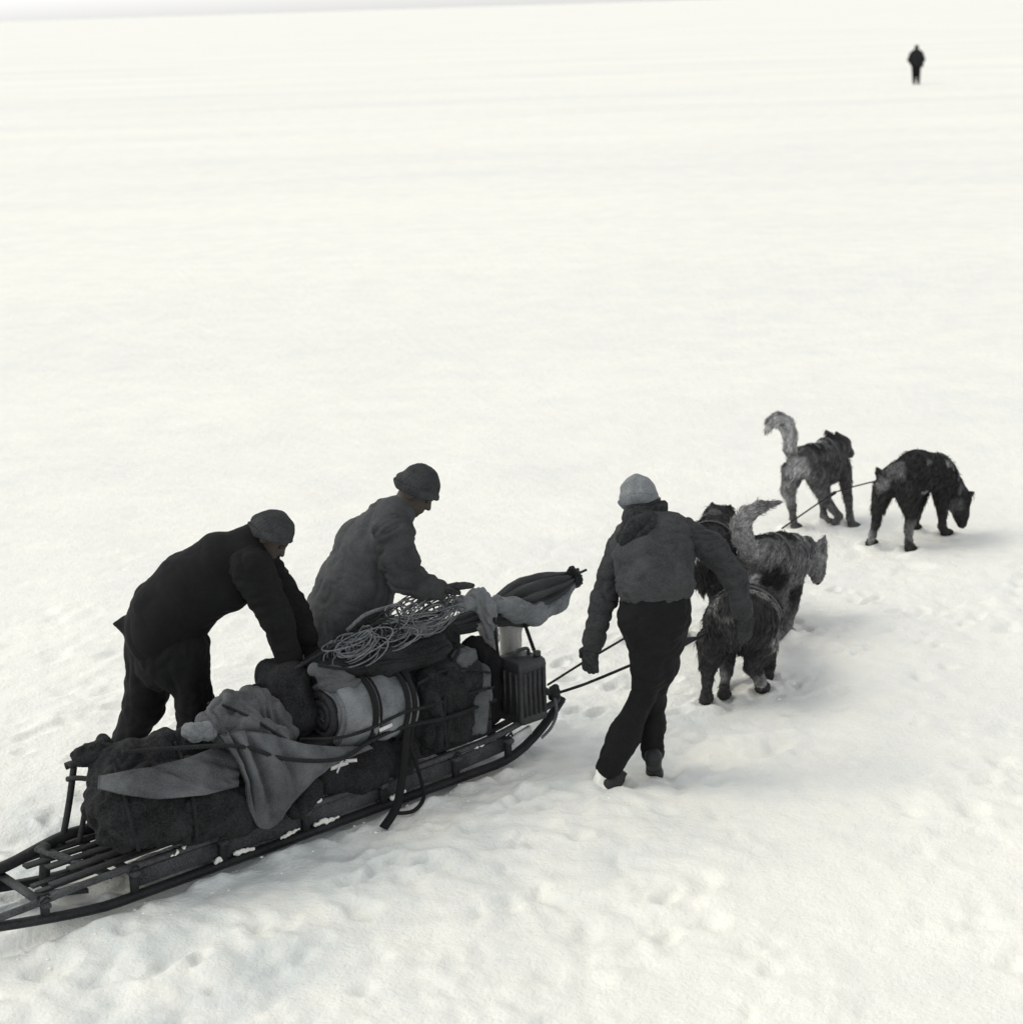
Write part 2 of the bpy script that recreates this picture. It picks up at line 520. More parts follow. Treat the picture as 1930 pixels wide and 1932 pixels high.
def build_ground():
    Z = ZZ.copy()
    pr = np.random.default_rng(11)
    prints = []
    for i in range(46):                                      # old footprints trailing behind at the left and across the front
        if i < 34:
            s, t = pr.uniform(-1.8, .6), pr.uniform(.9, 3.2)
        else:
            s, t = pr.uniform(-1, 4.5), pr.uniform(-3.2, -.35)
        p = fr(s, t, 0)
        prints.append((p[0], p[1], pr.uniform(.04, .08), pr.uniform(.07, .13), pr.uniform(.3, 1.4), pr.uniform(.012, .03)))
    for i in range(260):                                     # paw marks and scuffs along the way the party has come
        s_, t_ = pr.uniform(-1.5, 6.5), pr.normal(.3, .75)
        if -.2 < t_ < SW + .2 and -2 < s_ < 3: continue
        p = fr(s_, t_, 0)
        prints.append((p[0], p[1], pr.uniform(.03, .055), pr.uniform(.04, .09), pr.uniform(.2, 1.6), pr.uniform(.012, .032)))
    for p, depth in FEET:
        prints.append((p[0], p[1], .07, .09, .8, -.001))
    for (x, y, a, b, ang, dep) in prints:
        ix = slice(*np.searchsorted(gx, [x - .6, x + .6])); iy = slice(*np.searchsorted(gy, [y - .6, y + .6]))
        if ix.start == ix.stop or iy.start == iy.stop: continue
        dx, dy = XX[ix, iy] - x, YY[ix, iy] - y
        c, s = math.cos(ang), math.sin(ang)
        q = ((dx * c + dy * s) / b) ** 2 + ((-dx * s + dy * c) / a) ** 2
        w = 1 + .8 * pn2(XX[ix, iy] / .07, YY[ix, iy] / .07, 7)
        if dep < 0: Z[ix, iy] += .02 * np.exp(-((np.sqrt(q) - 1.15) / .45) ** 2) * np.clip(w, .2, 2); continue
        Z[ix, iy] += -dep * np.exp(-(q * w) ** 1.6) + dep * .25 * np.exp(-((np.sqrt(q) - 1.5) / .38) ** 2) * w
    # runner grooves: the snow closes in over the runner edge and is pushed up in crumbs along it
    PT, PS = (XX - SA[0]) * TH[0] + (YY - SA[1]) * TH[1], (XX - SA[0]) * SH[0] + (YY - SA[1]) * SH[1]
    on = smooth01(PS, -3.5, -.2) * (1 - smooth01(PS, 2.5, 2.75))
    for tt in (0.0, .48):
        d = np.abs(PT - tt)
        Z += on * (-.035 * np.exp(-(d / .05) ** 4) + .03 * np.exp(-((d - .12) / .05) ** 2) * np.clip(.6 + 1.3 * pn2(XX / .11, YY / .11, 9), 0, 2))
    nx, ny = len(gx), len(gy)
    V = np.stack([XX, YY, Z], -1).reshape(-1, 3)
    i, j = np.meshgrid(np.arange(nx - 1), np.arange(ny - 1), indexing='ij')
    F = np.stack([i * ny + j, (i + 1) * ny + j, (i + 1) * ny + j + 1, i * ny + j + 1], -1).reshape(-1, 4)
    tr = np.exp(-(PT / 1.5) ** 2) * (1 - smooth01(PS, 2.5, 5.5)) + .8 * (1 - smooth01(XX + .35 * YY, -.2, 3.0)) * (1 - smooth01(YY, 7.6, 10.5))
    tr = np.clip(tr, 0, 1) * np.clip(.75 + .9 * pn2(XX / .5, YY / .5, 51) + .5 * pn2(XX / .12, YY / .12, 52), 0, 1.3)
    c = np.stack([1 - .22 * tr, 1 - .185 * tr, 1 - .15 * tr], -1).reshape(-1, 3)     # greyer where trampled; shade of the near left corner painted in too
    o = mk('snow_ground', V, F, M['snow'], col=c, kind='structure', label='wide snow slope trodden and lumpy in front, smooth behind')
    return o
def snow_clods(n=420):                                       # loose crumbs of snow thrown up round runners and feet
    pr = np.random.default_rng(21)
    parts = []
    ic = np.array([[0, 0, 1], [.894, 0, .447], [.276, .851, .447], [-.724, .526, .447], [-.724, -.526, .447], [.276, -.851, .447], [.724, .526, -.447], [-.276, .851, -.447], [-.894, 0, -.447], [-.276, -.851, -.447], [.724, -.526, -.447], [0, 0, -1]])
    fi = [[0, 1, 2], [0, 2, 3], [0, 3, 4], [0, 4, 5], [0, 5, 1], [1, 6, 2], [2, 7, 3], [3, 8, 4], [4, 9, 5], [5, 10, 1], [6, 7, 2], [7, 8, 3], [8, 9, 4], [9, 10, 5], [10, 6, 1], [11, 7, 6], [11, 8, 7], [11, 9, 8], [11, 10, 9], [11, 6, 10]]
    for k in range(n):
        r = pr.uniform(.005, .016)
        if k % 3 == 0 and FEET:
            c = FEET[k % len(FEET)][0] + np.array([pr.normal(0, .14), pr.normal(0, .14), 0])
        elif k % 3 == 1:
            c = fr(pr.uniform(-1, 2.8), -.05 - abs(pr.normal(0, .10)), 0)
        else:
            c = fr(pr.uniform(-1, 2.8), SW + .05 + abs(pr.normal(0, .15)), 0)
        z = float(ground_height(np.array([c[0]]), np.array([c[1]]))[0])
        parts.append((ic * r * pr.uniform(.6, 1.3, (12, 1)) * [1, 1, .7] + [c[0], c[1], z - r * .15], fi))
    V, F = join(parts)
    mk('snow_crumbs', V, F, M['snow'], col=np.ones(len(V)), kind='stuff', label='loose crumbs of snow kicked up along the sled and the feet')

# ------------------------------------------------------------------ people
def px(l, y0):                                              # [(u, v, dy, r)] in photograph units -> points and radii
    return [(P(u, v, y0 + dy), r * mpp(P(u, v, y0 + dy))) for (u, v, dy, r) in l]
def chain(l, y0, w=None, k=1.0, grow=0.0):
    q = px(l, y0)
    return [cap(a[0], b[0], a[1] + grow, b[1] + grow, w, k) for a, b in zip(q[:-1], q[1:])]
def head_prims(c, f, u):
    f = nrm(f); u = nrm(np.asarray(u) - f * (np.asarray(u) @ f)); r = np.cross(f, u)
    at = lambda a, b, d=0.0: c + f * a + u * b + r * d
    ax = np.array([r, f, u])
    pr = [ell(at(-.005, .03), ax, (.076, .096, .098)), ell(at(.03, -.05), ax, (.056, .066, .076)),
          cap(at(.072, -.098), at(.06, -.095), .02), cap(at(.094, .012), at(.113, -.028), .009, .014),
          cap(at(.085, .03, -.035), at(.085, .03, .035), .012), cap(at(.092, -.064, -.018), at(.092, -.064, .018), .0075)]
    for s in (-1, 1):
        pr += [ell(at(.10, .008, .033 * s), ax, (.016, .016, .012), True), ell(at(-.01, -.005, .077 * s), ax, (.011, .024, .034))]
    return pr, at, ax
def hat_mesh(at, ax, full=False, grow=.02, cuff=.012, cut=-.012, tilt=.0, peak=False, h=.006, height=0.0):
    f, u = ax[1], ax[2]
    pr = [ell(at(-.005, .03 + height), ax, (.076 + grow, .096 + grow, .098 + grow + height))]
    pr += [ell(at(-.008, .018), ax, (.078 + grow + cuff, .098 + grow + cuff, .05))]
    if full: pr += [cap(at(-.03, .05), at(.0, .058), .088, .086, ax[0], 1.06)]
    if peak: pr.append(cap(at(.10, .035, -.03), at(.10, .035, .03), .022)); pr.append(cap(at(.115, .028), at(.15, .012), .016, .007, ax[0], 2.6))
    c = at(0, 0)
    pl = nrm(u - f * tilt)
    def clip(F, X):
        return np.maximum(F, -(((X - c) @ pl) - cut))
    return solid(pr, h, .02, clip)
def hand_prims(w, d, n, side, curl=.35, grow=0.0, scale=1.0):
    d = nrm(d); n = nrm(np.asarray(n) - d * (np.asarray(n) @ d)); s = np.cross(d, n) * side
    q = scale
    pr = [cap(w, w + d * .085 * q, .019 * q + grow, .021 * q + grow, s, 1.9)]
    for k, (o, L) in enumerate(((-.034, .060), (-.012, .076), (.011, .082), (.034, .072))):
        p = w + d * .088 * q + s * o * q
        a = 0.0
        for seg in range(3):
            a += curl * (.7 if seg == 0 else 1)
            dd = d * math.cos(a) + n * math.sin(a) + s * (o * 1.8 if seg == 0 else 0)
            p2 = p + nrm(dd) * L * (.42, .33, .25)[seg] * q
            pr.append(cap(p, p2, (.0105 - .001 * seg) * q + grow, (.0098 - .001 * seg) * q + grow))
            p = p2
    p = w + d * .02 * q + s * .03 * q
    p2 = p + nrm(d * .65 + s * .7 + n * .25) * .045 * q
    p3 = p2 + nrm(d * .95 + s * .15 + n * .3) * .036 * q
    pr += [cap(p, p2, .014 * q + grow, .012 * q + grow), cap(p2, p3, .0115 * q + grow, .0095 * q + grow)]
    return pr
def boot_prims(ankle, toe_dir, L=.27):
    t = nrm([toe_dir[0], toe_dir[1], toe_dir[2]])
    side = nrm(np.cross(t, ZU)); upv = np.cross(side, t)
    heel = ankle - t * .055 - upv * .055
    ball = heel + t * (L - .07)
    return [cap(ankle + upv * .08, ankle, .052, .05), cap(ankle, heel + upv * .02, .05, .042), cap(heel + upv * .005, ball, .038, .036, side, 1.15), cap(ball, ball + t * .055 - upv * .004, .036, .030, side, 1.25),
            cap(heel - upv * .028, heel - upv * .028 + t * .05, .018, .018, side, 1.9), cap(heel + t * .1 - upv * .026, ball + t * .06 - upv * .026, .014, .014, side, 2.6)]
def person(label, y0, jacket, trousers, neck, head, hands, boots, mats, hat, group, extra=None, jfold=None, tfold=None, h=.009, gloved=True, sleeves=(), sfold=None):
    hc = P(head[0], head[1], y0 + head[2])
    hp, at, ax = head_prims(hc, head[3], head[4])
    body = []
    jp = [p for part in jacket for p in part]
    tp = [p for part in trousers for p in part]
    for p in jp + tp + [p for sl in sleeves for p in sl]:
        if min(p[3], p[4]) < .03: continue
        body.append(('c', p[1], p[2], max(p[3] - .024, .02), max(p[4] - .024, .02), p[5], p[6]))
    nb = P(neck[0], neck[1], y0 + neck[2])
    body.append(cap(nb, at(-.02, -.06), .056, .052))
    V, F = solid(body + hp, .0075, .022)
    o = mk('person', V, F, M['skin'], label=label, cat='person', group=group)
    V, F = solid(jp, h, .05)
    for (al, wl, am, st) in (jfold or []): V = folds(V, F, al, wl, am, st, seed=y0)
    mk('jacket' if mats.get('top', 'jacket') == 'jacket' else mats['top'], V, F, M[mats['jacket']], o)
    for sl in sleeves:
        V, F = solid(sl, .008, .03)
        V = folds(V, F, sfold[0], sfold[1], sfold[2], sfold[3], seed=y0 + 7)
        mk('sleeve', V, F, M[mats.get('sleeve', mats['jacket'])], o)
        e_, d_ = sl[-1][2], nrm(sl[-1][2] - sl[-1][1])
        r_ = sl[-1][4]
        V, F = solid([cap(e_ - d_ * .035, e_ - d_ * .01, r_ + .010, r_ + .008)], .006, .01)
        V = rough(V, F, .04, .004)
        mk('cuff', V, F, M[mats.get('sleeve', mats['jacket'])], o)
    V, F = solid(tp, h, .045)
    for (al, wl, am, st) in (tfold or []): V = folds(V, F, al, wl, am, st, seed=y0 + 3)
    mk('trousers', V, F, M[mats['trousers']], o)
    V, F = hat_mesh(at, ax, **hat)
    rib = mats.get('rib', .0018)
    a = np.arctan2((V - hc) @ ax[0], (V - hc) @ ax[1])
    V = V + vnorm(V, F) * (rib * np.sin(a * 34))[:, None]
    V = rough(V, F, .05, .006)
    mk('knit_hat', V, F, M[mats['hat']], o)
    g_, cf, ct = hat.get('grow', .02), hat.get('cuff', .012), hat.get('cut', -.012)
    pl = nrm(ax[2] - ax[1] * hat.get('tilt', 0)); bc = at(0, 0)
    V, F = solid([ell(at(-.008, .018), ax, (.089 + g_ + cf, .109 + g_ + cf, .08))], .005, .02, lambda Fi, X: np.maximum(Fi, np.abs((X - bc) @ pl - ct - .02) - .022))
    a = np.arctan2((V - bc) @ ax[0], (V - bc) @ ax[1])
    V = V + vnorm(V, F) * (.0016 * np.sin(a * 46))[:, None]
    V = rough(V, F, .06, .006)
    mk('hat_band', V, F, M[mats['hat']], o)
    for s in (-1, 1):
        e = at(.083, .008, .033 * s)
        V, F = solid([cap(e, e + ax[1] * .001, .0115)], .004, .01)
        mk('eye', V, F, M['eye'], o)
    for (wr, d, n, side, curl) in hands:
        V, F = solid(hand_prims(wr, d, n, side, curl, grow=.0035), .0045, .010)
        mk('glove' if gloved else 'hand', V, F, M[mats['glove']], o)
    for (an, td) in boots:
        V, F = solid(boot_prims(an, td), .008, .02)
        mk('boot', V, F, M['leather'], o)
    if extra: extra(o, at, ax)
    return o, at, ax

PG = 'men of the sledging party'
# man in the dark jacket, bending over the load at the left
y1 = G(215, 1517)[1]
def man_dark():
    j = [chain([(306, 1195, 0, 69), (322, 1160, 0, 74), (366, 1110, -.02, 70), (420, 1066, -.05, 60), (462, 1047, -.05, 46)], y1),
         chain([(366, 1110, -.05, 60), (430, 1108, -.07, 48)], y1),
         chain([(462, 1030, -.05, 32), (480, 1012, -.05, 27)], y1),
         chain([(462, 1050, -.06, 40), (474, 1066, -.15, 36)], y1),
         chain([(268, 1172, .03, 26), (242, 1178, .03, 12), (217, 1177, .03, 4)], y1)]
    t = [chain([(312, 1190, 0, 66), (318, 1235, 0, 66)], y1),
         chain([(292, 1225, .07, 55), (272, 1330, .08, 37), (236, 1410, .1, 27), (216, 1480, .1, 23)], y1),
         chain([(346, 1225, -.06, 53), (368, 1325, -.06, 33), (364, 1420, -.03, 26), (360, 1478, 0, 23)], y1)]
    sl = [chain([(474, 1072, -.18, 42), (522, 1166, -.2, 31), (545, 1238, -.17, 23)], y1),
          chain([(486, 1058, .10, 40), (552, 1148, .08, 29), (579, 1206, .0, 21)], y1)]
    f = np.array([.70, -.12, -.70]); u = np.array([.69, 0, .72])
    w1 = P(547, 1246, y1 - .17); w2 = P(581, 1210, y1 - .0)
    hands = [(w1, P(556, 1290, y1 - .15) - w1, [.3, -.2, -.6], 1, .35), (w2, P(592, 1236, y1 - .06) - w2, [.2, -.3, -.8], -1, .4)]
    b1, b2 = G(214, 1512) + [0, .06, .095], G(358, 1508) + [0, 0, .095]
    FEET.extend([(G(214, 1517), .04), (G(358, 1515), .04)])
    return person('person in black jacket bending over the rear load with both arms down', y1, j, t, (478, 1022, -.05), (509, 1011, -.05, f, u), hands,
                  [(b1, (.9, -.3, 0)), (b2, (.9, -.4, 0))], dict(jacket='black_wool', trousers='black_cord', hat='grey_knit', glove='black_wool'),
                  dict(grow=.016, cuff=.010, cut=-.0, tilt=.55, height=.0), PG,
                  jfold=[((.8, 0, -.5), .11, .006, 4)], tfold=[((0, 0, 1), .1, .008, 3), ((1, 0, .3), .08, .006, 3)], sleeves=sl, sfold=((1, 0, .4), .07, .010, 3))
# man in the grey anorak behind the middle of the load
y2 = G(650, 1442)[1]
def man_anorak():
    j = [chain([(645, 1205, 0, 74), (655, 1165, 0, 78), (672, 1105, 0, 71), (700, 1032, 0, 61), (733, 985, 0, 43)], y2),
         chain([(742, 968, 0, 30), (762, 958, 0, 25)], y2),
         chain([(735, 995, -.06, 40), (740, 1006, -.14, 37)], y2),
         chain([(706, 1030, .2, 42), (690, 1130, .2, 34), (700, 1215, .12, 24)], y2)]
    t = [chain([(645, 1225, 0, 66), (645, 1262, 0, 64)], y2),
         chain([(622, 1250, .06, 52), (628, 1345, .06, 35), (632, 1420, .06, 25)], y2),
         chain([(672, 1250, -.05, 52), (680, 1345, -.07, 35), (668, 1425, -.03, 25)], y2)]
    sl = [chain([(743, 1008, -.17, 40), (752, 1060, -.2, 35), (764, 1088, -.22, 32), (800, 1108, -.25, 24), (832, 1113, -.27, 17)], y2)]
    f = np.array([.77, -.08, -.62]); u = np.array([.63, 0, .77])
    w1 = P(833, 1113, y2 - .27); w2 = P(702, 1222, y2 + .12)
    hands = [(w1, P(880, 1103, y2 - .25) - w1, [.2, -.1, -1], -1, .08), (w2, np.array([.2, -.1, -1]), [1, 0, 0], 1, .4)]
    b1, b2 = G(632, 1440) + [0, .04, .095], G(668, 1446) + [0, 0, .095]
    FEET.extend([(G(632, 1444), .04), (G(668, 1450), .04)])
    return person('person in grey anorak and peaked knit cap holding one hand out above the ropes', y2, j, t, (758, 966, 0), (783, 928, 0, f, u), hands,
                  [(b1, (.95, -.2, 0)), (b2, (.95, -.3, 0))], dict(top='anorak', jacket='anorak', sleeve='anorak_shade', trousers='black_cord', hat='grey_knit', glove='dark_knit'),
                  dict(grow=.018, cuff=.010, cut=.0, tilt=.35, peak=True, height=.008), PG,
                  jfold=[((-.35, 0, 1), .13, .010, 5), ((.6, .3, -.6), .06, .004, 4)], tfold=[((0, 0, 1), .1, .01, 2.5)], sleeves=sl, sfold=((1, 0, .3), .075, .014, 3))
# man walking away between sled and dogs
y3 = G(1160, 1485)[1]
def man_sweater():
    X = np.array([1., .1, 0])
    j = [chain([(1236, 1108, -.01, 46), (1236, 1102, -.01, 46)], y3, X, 1.46), chain([(1236, 1098, .0, 47), (1233, 1050, .09, 48), (1229, 1012, .17, 45)], y3, X, 1.5),
         chain([(1229, 1010, .17, 40), (1216, 985, .24, 28)], y3),
         chain([(1190, 1018, .17, 32), (1174, 1032, .17, 26)], y3), chain([(1270, 1003, .2, 34), (1292, 1010, .19, 30)], y3)]
    sl = [chain([(1172, 1032, .17, 29), (1139, 1128, .08, 24), (1119, 1212, .0, 19)], y3),
          chain([(1288, 1008, .2, 33), (1342, 1034, .14, 27), (1385, 1090, .05, 23), (1401, 1155, -.02, 18)], y3)]
    t = [chain([(1236, 1112, -.01, 38), (1236, 1135, -.01, 44), (1236, 1165, -.02, 47)], y3, X, 1.38),
         chain([(1258, 1170, -.02, 42), (1243, 1255, .05, 34), (1230, 1320, .14, 21), (1228, 1370, .12, 25), (1231, 1418, .08, 22)], y3),
         chain([(1208, 1170, -.02, 41), (1222, 1250, .0, 30), (1212, 1316, .02, 21), (1178, 1385, -.03, 29), (1147, 1446, -.06, 24)], y3)]
    f = np.array([.22, .85, -.45]); u = np.array([-.05, .5, .85])
    w1 = P(1117, 1218, y3); w2 = P(1402, 1160, y3 - .02)
    hands = [(w1, P(1108, 1290, y3) - w1, [.3, .5, -.1], -1, .28), (w2, P(1408, 1215, y3 - .03) - w2, [-.3, .4, 0], 1, .35)]
    a1, a2 = P(1157, 1461, y3 - .04), P(1233, 1421, y3 + .08)
    FEET.extend([(G(1158, 1482), .045), (G(1218, 1442), .03)])
    def extra(o, at, ax):
        V, F = solid(chain([(1203, 972, .24, 30), (1233, 965, .26, 27)], y3) + chain([(1206, 990, .13, 30), (1190, 1015, .09, 24)], y3, X, 1.2) + chain([(1240, 985, .2, 20), (1205, 1000, .12, 24)], y3), .008, .04)
        V = folds(V, F, (.6, .2, .6), .07, .012, 3)
        mk('scarf', V, F, M['dark_knit'], o, label='dark scarf over the left shoulder')
        V, F = solid([cap(P(1137, 1458, y3 - .07), P(1139, 1474, y3 - .08), .036, .04), cap(P(1130, 1476, y3 - .07), P(1147, 1482, y3 - .10), .035, .03)], .008, .03)
        V = rough(V, F, .04, .014)
        mk('snow_on_boot', V, F, M['snow'], o, col=np.ones(len(V)))
    return person('person in grey sweater and dark trousers walking away between sled and dogs', y3, j, t, (1214, 985, .25), (1206, 946, .31, f, u), hands,
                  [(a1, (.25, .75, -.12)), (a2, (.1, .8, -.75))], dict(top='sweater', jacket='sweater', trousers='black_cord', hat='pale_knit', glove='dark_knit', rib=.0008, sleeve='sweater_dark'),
                  dict(grow=.010, cuff=.016, cut=-.035, tilt=.0, height=.0, full=True), PG, extra=extra,
                  jfold=[((1, 0, .2), .055, .008, 5)], tfold=[((.1, 0, 1), .1, .007, 3), ((1, 0, .35), .075, .006, 3)], sleeves=sl, sfold=((1, 0, .2), .06, .009, 3))
def man_far():
    y4 = G(1727, 159)[1]
    g = G(1727, 159)
    b = lambda x, y, z: g + np.array([x, y, z])
    X = np.array([1., 0, 0])
    body = [cap(b(0, 0, .95), b(0, 0, 1.35), .13, .16, X, 1.25), cap(b(0, 0, 1.4), b(0, -.02, 1.62), .06, .06), cap(b(-.09, 0, .9), b(-.08, .03, .05), .08, .05), cap(b(.09, 0, .9), b(.09, -.06, .05), .08, .05)]
    hp, at, ax = head_prims(b(0, -.02, 1.62), (0.1, -1, -.1), (0, 0, 1))
    V, F = solid(body + hp, .012, .03)
    o = mk('person', V, F, M['skin'], label='small distant person standing alone on the snow at upper right', cat='person', group=PG)
    V, F = solid([cap(b(0, 0, .92), b(0, 0, 1.38), .17, .2, X, 1.3), cap(b(-.24, 0, 1.36), b(-.34, -.02, 1.1), .09, .075), cap(b(-.34, -.02, 1.1), b(-.26, -.14, .9), .07, .05), cap(b(.24, 0, 1.36), b(.33, -.02, 1.1), .09, .075), cap(b(.33, -.02, 1.1), b(.24, -.14, .9), .07, .05)], .016, .05)
    mk('jacket', V, F, M['dark_canvas'], o)
    V, F = solid([cap(b(0, 0, .95), b(0, 0, .85), .15, .15, X, 1.2), cap(b(-.1, 0, .88), b(-.08, .03, .14), .12, .075), cap(b(.1, 0, .88), b(.1, -.06, .14), .12, .08)], .016, .04)
    mk('trousers', V, F, M['black_cord'], o)
    V, F = hat_mesh(at, ax, h=.012)
    mk('knit_hat', V, F, M['grey_knit'], o)
    for x, yy in ((-.26, -.15), (.24, -.15)):
        w = b(x, yy, .9)
        V, F = solid(hand_prims(w, (-.3 * np.sign(x), -.6, -.7), (0, 0, -1), 1, .3, .004), .006, .012)
        mk('glove', V, F, M['black_wool'], o)
    for x, yy in ((-.08, .03), (.1, -.06)):
        V, F = solid(boot_prims(b(x, yy, .1), (0, -1, 0)), .012, .02)
        mk('boot', V, F, M['leather'], o)

# ------------------------------------------------------------------ dogs
DG = 'sled dogs of the team'
def fur_mesh(prims, V, F, N, coat, n, length, rng, flow):
    Fa = np.asarray(F)
    a = V[Fa[:, 0]]; b = V[Fa[:, 1]]; c = V[Fa[:, 2]]; d = V[Fa[:, 3]]
    ar = np.linalg.norm(np.cross(c - a, d - b), axis=1)
    fi = rng.choice(len(Fa), n, p=ar / ar.sum())
    s, t = rng.random((2, n, 1))
    p = (a[fi] * (1 - s) + b[fi] * s) * (1 - t) + (d[fi] * (1 - s) + c[fi] * s) * t
    nn = N[Fa[fi, 0]]
    fl = flow(p)
    fl = fl - nn * (fl * nn).sum(1, keepdims=True)
    fl /= np.maximum(np.linalg.norm(fl, axis=1, keepdims=True), 1e-6)
    cl = pn(p / .05)[:, None]                                # neighbouring hairs lie together in clumps
    cl2 = pn(p / .05 + 40)[:, None]
    L = length(p)[:, None] * rng.uniform(.6, 1.35, (n, 1))
    side = np.cross(nn, fl)
    dr = fl * (1 + .2 * cl) + nn * (.34 + .22 * cl2) + side * (.3 * cl + rng.normal(0, .2, (n, 1)))
    wild = rng.random((n, 1)) < .06                          # guard hairs standing off the coat
    dr = dr + wild * nn * .7; L = L * np.where(wild, 1.35, 1)
    dr /= np.linalg.norm(dr, axis=1, keepdims=True)
    sd_ = np.cross(dr, rng.normal(size=(n, 3)))
    sd_ /= np.linalg.norm(sd_, axis=1, keepdims=True)
    w = rng.uniform(.0018, .0034, (n, 1))
    mid = p + dr * L * .55
    tip = p + dr * L + (fl * .35 - nn * .15 - ZU * .18) * L
    base = p - nn * .004
    VV = np.concatenate([base - sd_ * w, base + sd_ * w, mid + sd_ * w * .8, mid - sd_ * w * .8, tip])
    i = np.arange(n)
    FF = np.stack([i, i + n, i + 2 * n, i + 3 * n], 1).tolist() + np.stack([i + 3 * n, i + 2 * n, i + 4 * n], 1).tolist()
    cv = coat(p) * rng.uniform(.75, 1.25, n)
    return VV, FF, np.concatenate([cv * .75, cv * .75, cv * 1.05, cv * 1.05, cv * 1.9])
def dog(label, y0, trunk, head, legs, tail, ears, coat_fn, head_dir, nose, n_fur=16000, straps=(), seed=1, wide=None, blur=None):
    prims, leg_prims = [], []
    for ch in trunk: prims += chain([(a, b, c, r * .92) for (a, b, c, r) in ch], y0, *(wide or (None, 1.0)))
    prims += chain(head, y0)
    feet = []
    for lg in legs:
        pts = px([(a, b, c, r * (.95 if k == 0 else .84)) for k, (a, b, c, r) in enumerate(lg[:-1])], y0)
        fu, fv, rr = lg[-1]
        g = G(fu, fv) if len(lg[-1]) == 3 else None
        r_ = rr * .86 * mpp(g)
        g = g + ZU * r_ * .3
        pts.append((g, r_))
        for a, b in zip(pts[:-1], pts[1:]): leg_prims.append(cap(a[0], b[0], a[1], b[1]))
        tdir = nrm([head_dir[0], head_dir[1], 0])
        sd_ = np.cross(tdir, ZU)
        toe = g + tdir * .035
        leg_prims.append(cap(g, toe, r_ * 1.05, r_ * .95, sd_, 1.2))
        for k in (-1.1, -.4, .4, 1.1):                      # toes
            leg_prims.append(cap(toe + sd_ * k * r_ * .6, toe + tdir * (.022 - abs(k) * .005) + sd_ * k * r_ * .7 - ZU * .004, r_ * .45, r_ * .36))
        feet.append(g)
        FEET.append((g, .022))
    prims += leg_prims
    tl = chain(tail, y0)
    prims += tl
    earp = []
    for e in ears:
        q = px(e, y0)
        a, b = q[0], q[1]
        wdir = np.cross(b[0] - a[0], FW) if len(e) < 3 else np.array(e[2])
        earp.append(cap(a[0], b[0], a[1] * .75, max(b[1] * .5, .004), nrm(np.cross(b[0] - a[0], FW)), 1.6))
    V, F = solid(prims + earp, .009, .022)
    N = vnorm(V, F)
    V = rough(V, F, .06, .005, seed)
    hq = px(head, y0)
    hc = hq[-2][0]
    tpts = np.array([q[0] for q in px(tail, y0)])
    def tail_w(p):
        d = np.min(np.linalg.norm(p[:, None] - tpts[None, 1:], axis=2), 1)
        return 1 - smooth01(d, .06, .13)
    lowp = lambda p: 1 - smooth01(p[:, 2], .12, .30)
    def headw(p):
        d = np.minimum(np.linalg.norm(p - hc, axis=1), np.linalg.norm(p - hq[-1][0], axis=1))
        return 1 - smooth01(d, .09, .16)
    coat = lambda p: 1.22 * coat_fn(p) * (1.05 + .6 * pn(p / .035 + 3) + .5 * pn(p / .014 + 8))
    length = lambda p: (.027 * (1 - .6 * lowp(p)) * (1 - .55 * headw(p)) + .002 * tail_w(p))
    hd = nrm(head_dir)
    def flow(p):
        tw = tail_w(p)[:, None]
        d = np.linalg.norm(p[:, None] - tpts[None], axis=2)
        i = np.clip(np.argmin(d, 1), 0, len(tpts) - 2)
        td = tpts[i + 1] - tpts[i]
        td = td / np.maximum(np.linalg.norm(td, axis=1, keepdims=True), 1e-6)
        return (1 - tw) * (-hd * .8 + np.array([0, 0, -.75])) + tw * td
    o = mk('sled_dog', V, F, M['fur'], label=label, cat='dog', group=DG, col=coat(V) * .8)
    rng = np.random.default_rng(seed)
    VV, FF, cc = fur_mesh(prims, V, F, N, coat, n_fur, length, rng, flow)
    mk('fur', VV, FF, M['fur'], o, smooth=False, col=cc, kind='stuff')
    nu, nv, ndy, nr = nose
    q = px([nose], y0)[0]
    V2, F2 = solid([cap(q[0], q[0] + hd * .01, q[1], q[1] * .8)], .004, .01)
    mk('nose', V2, F2, M['nose'], o)
    # harness: bands found by walking out from the trunk's axis to the coat
    def ring(c, nrm_, off=.011, a0=0, a1=2 * np.pi, n=48):
        nn = nrm(nrm_)
        e1 = nrm(np.cross(nn, [0, 0, 1])); e2 = np.cross(e1, nn)
        out = []
        for a in np.linspace(a0, a1, n):
            d = e1 * math.cos(a) + e2 * math.sin(a)
            k = np.linspace(.02, .5, 120)
            f = sdf_at(prims, c + d * k[:, None])
            i = int(np.argmax(f > 0))
            out.append(c + d * (k[i] + off))
        return np.array(out), nn
    for (u, v, dy, nv_, a0, a1, w_) in straps:
        c = P(u, v, y0 + dy)
        pts, nn = ring(c, nv_, a0=a0, a1=a1)
        k = np.ones(5) / 5
        sm = pts.copy()
        for d in range(3): sm[2:-2, d] = np.convolve(pts[:, d], k, 'valid')
        Vs, Fs = ribbon(sm, nn, w_ * .75, .006)
        mk('harness_strap', Vs, Fs, M['harness'], o)
    return o

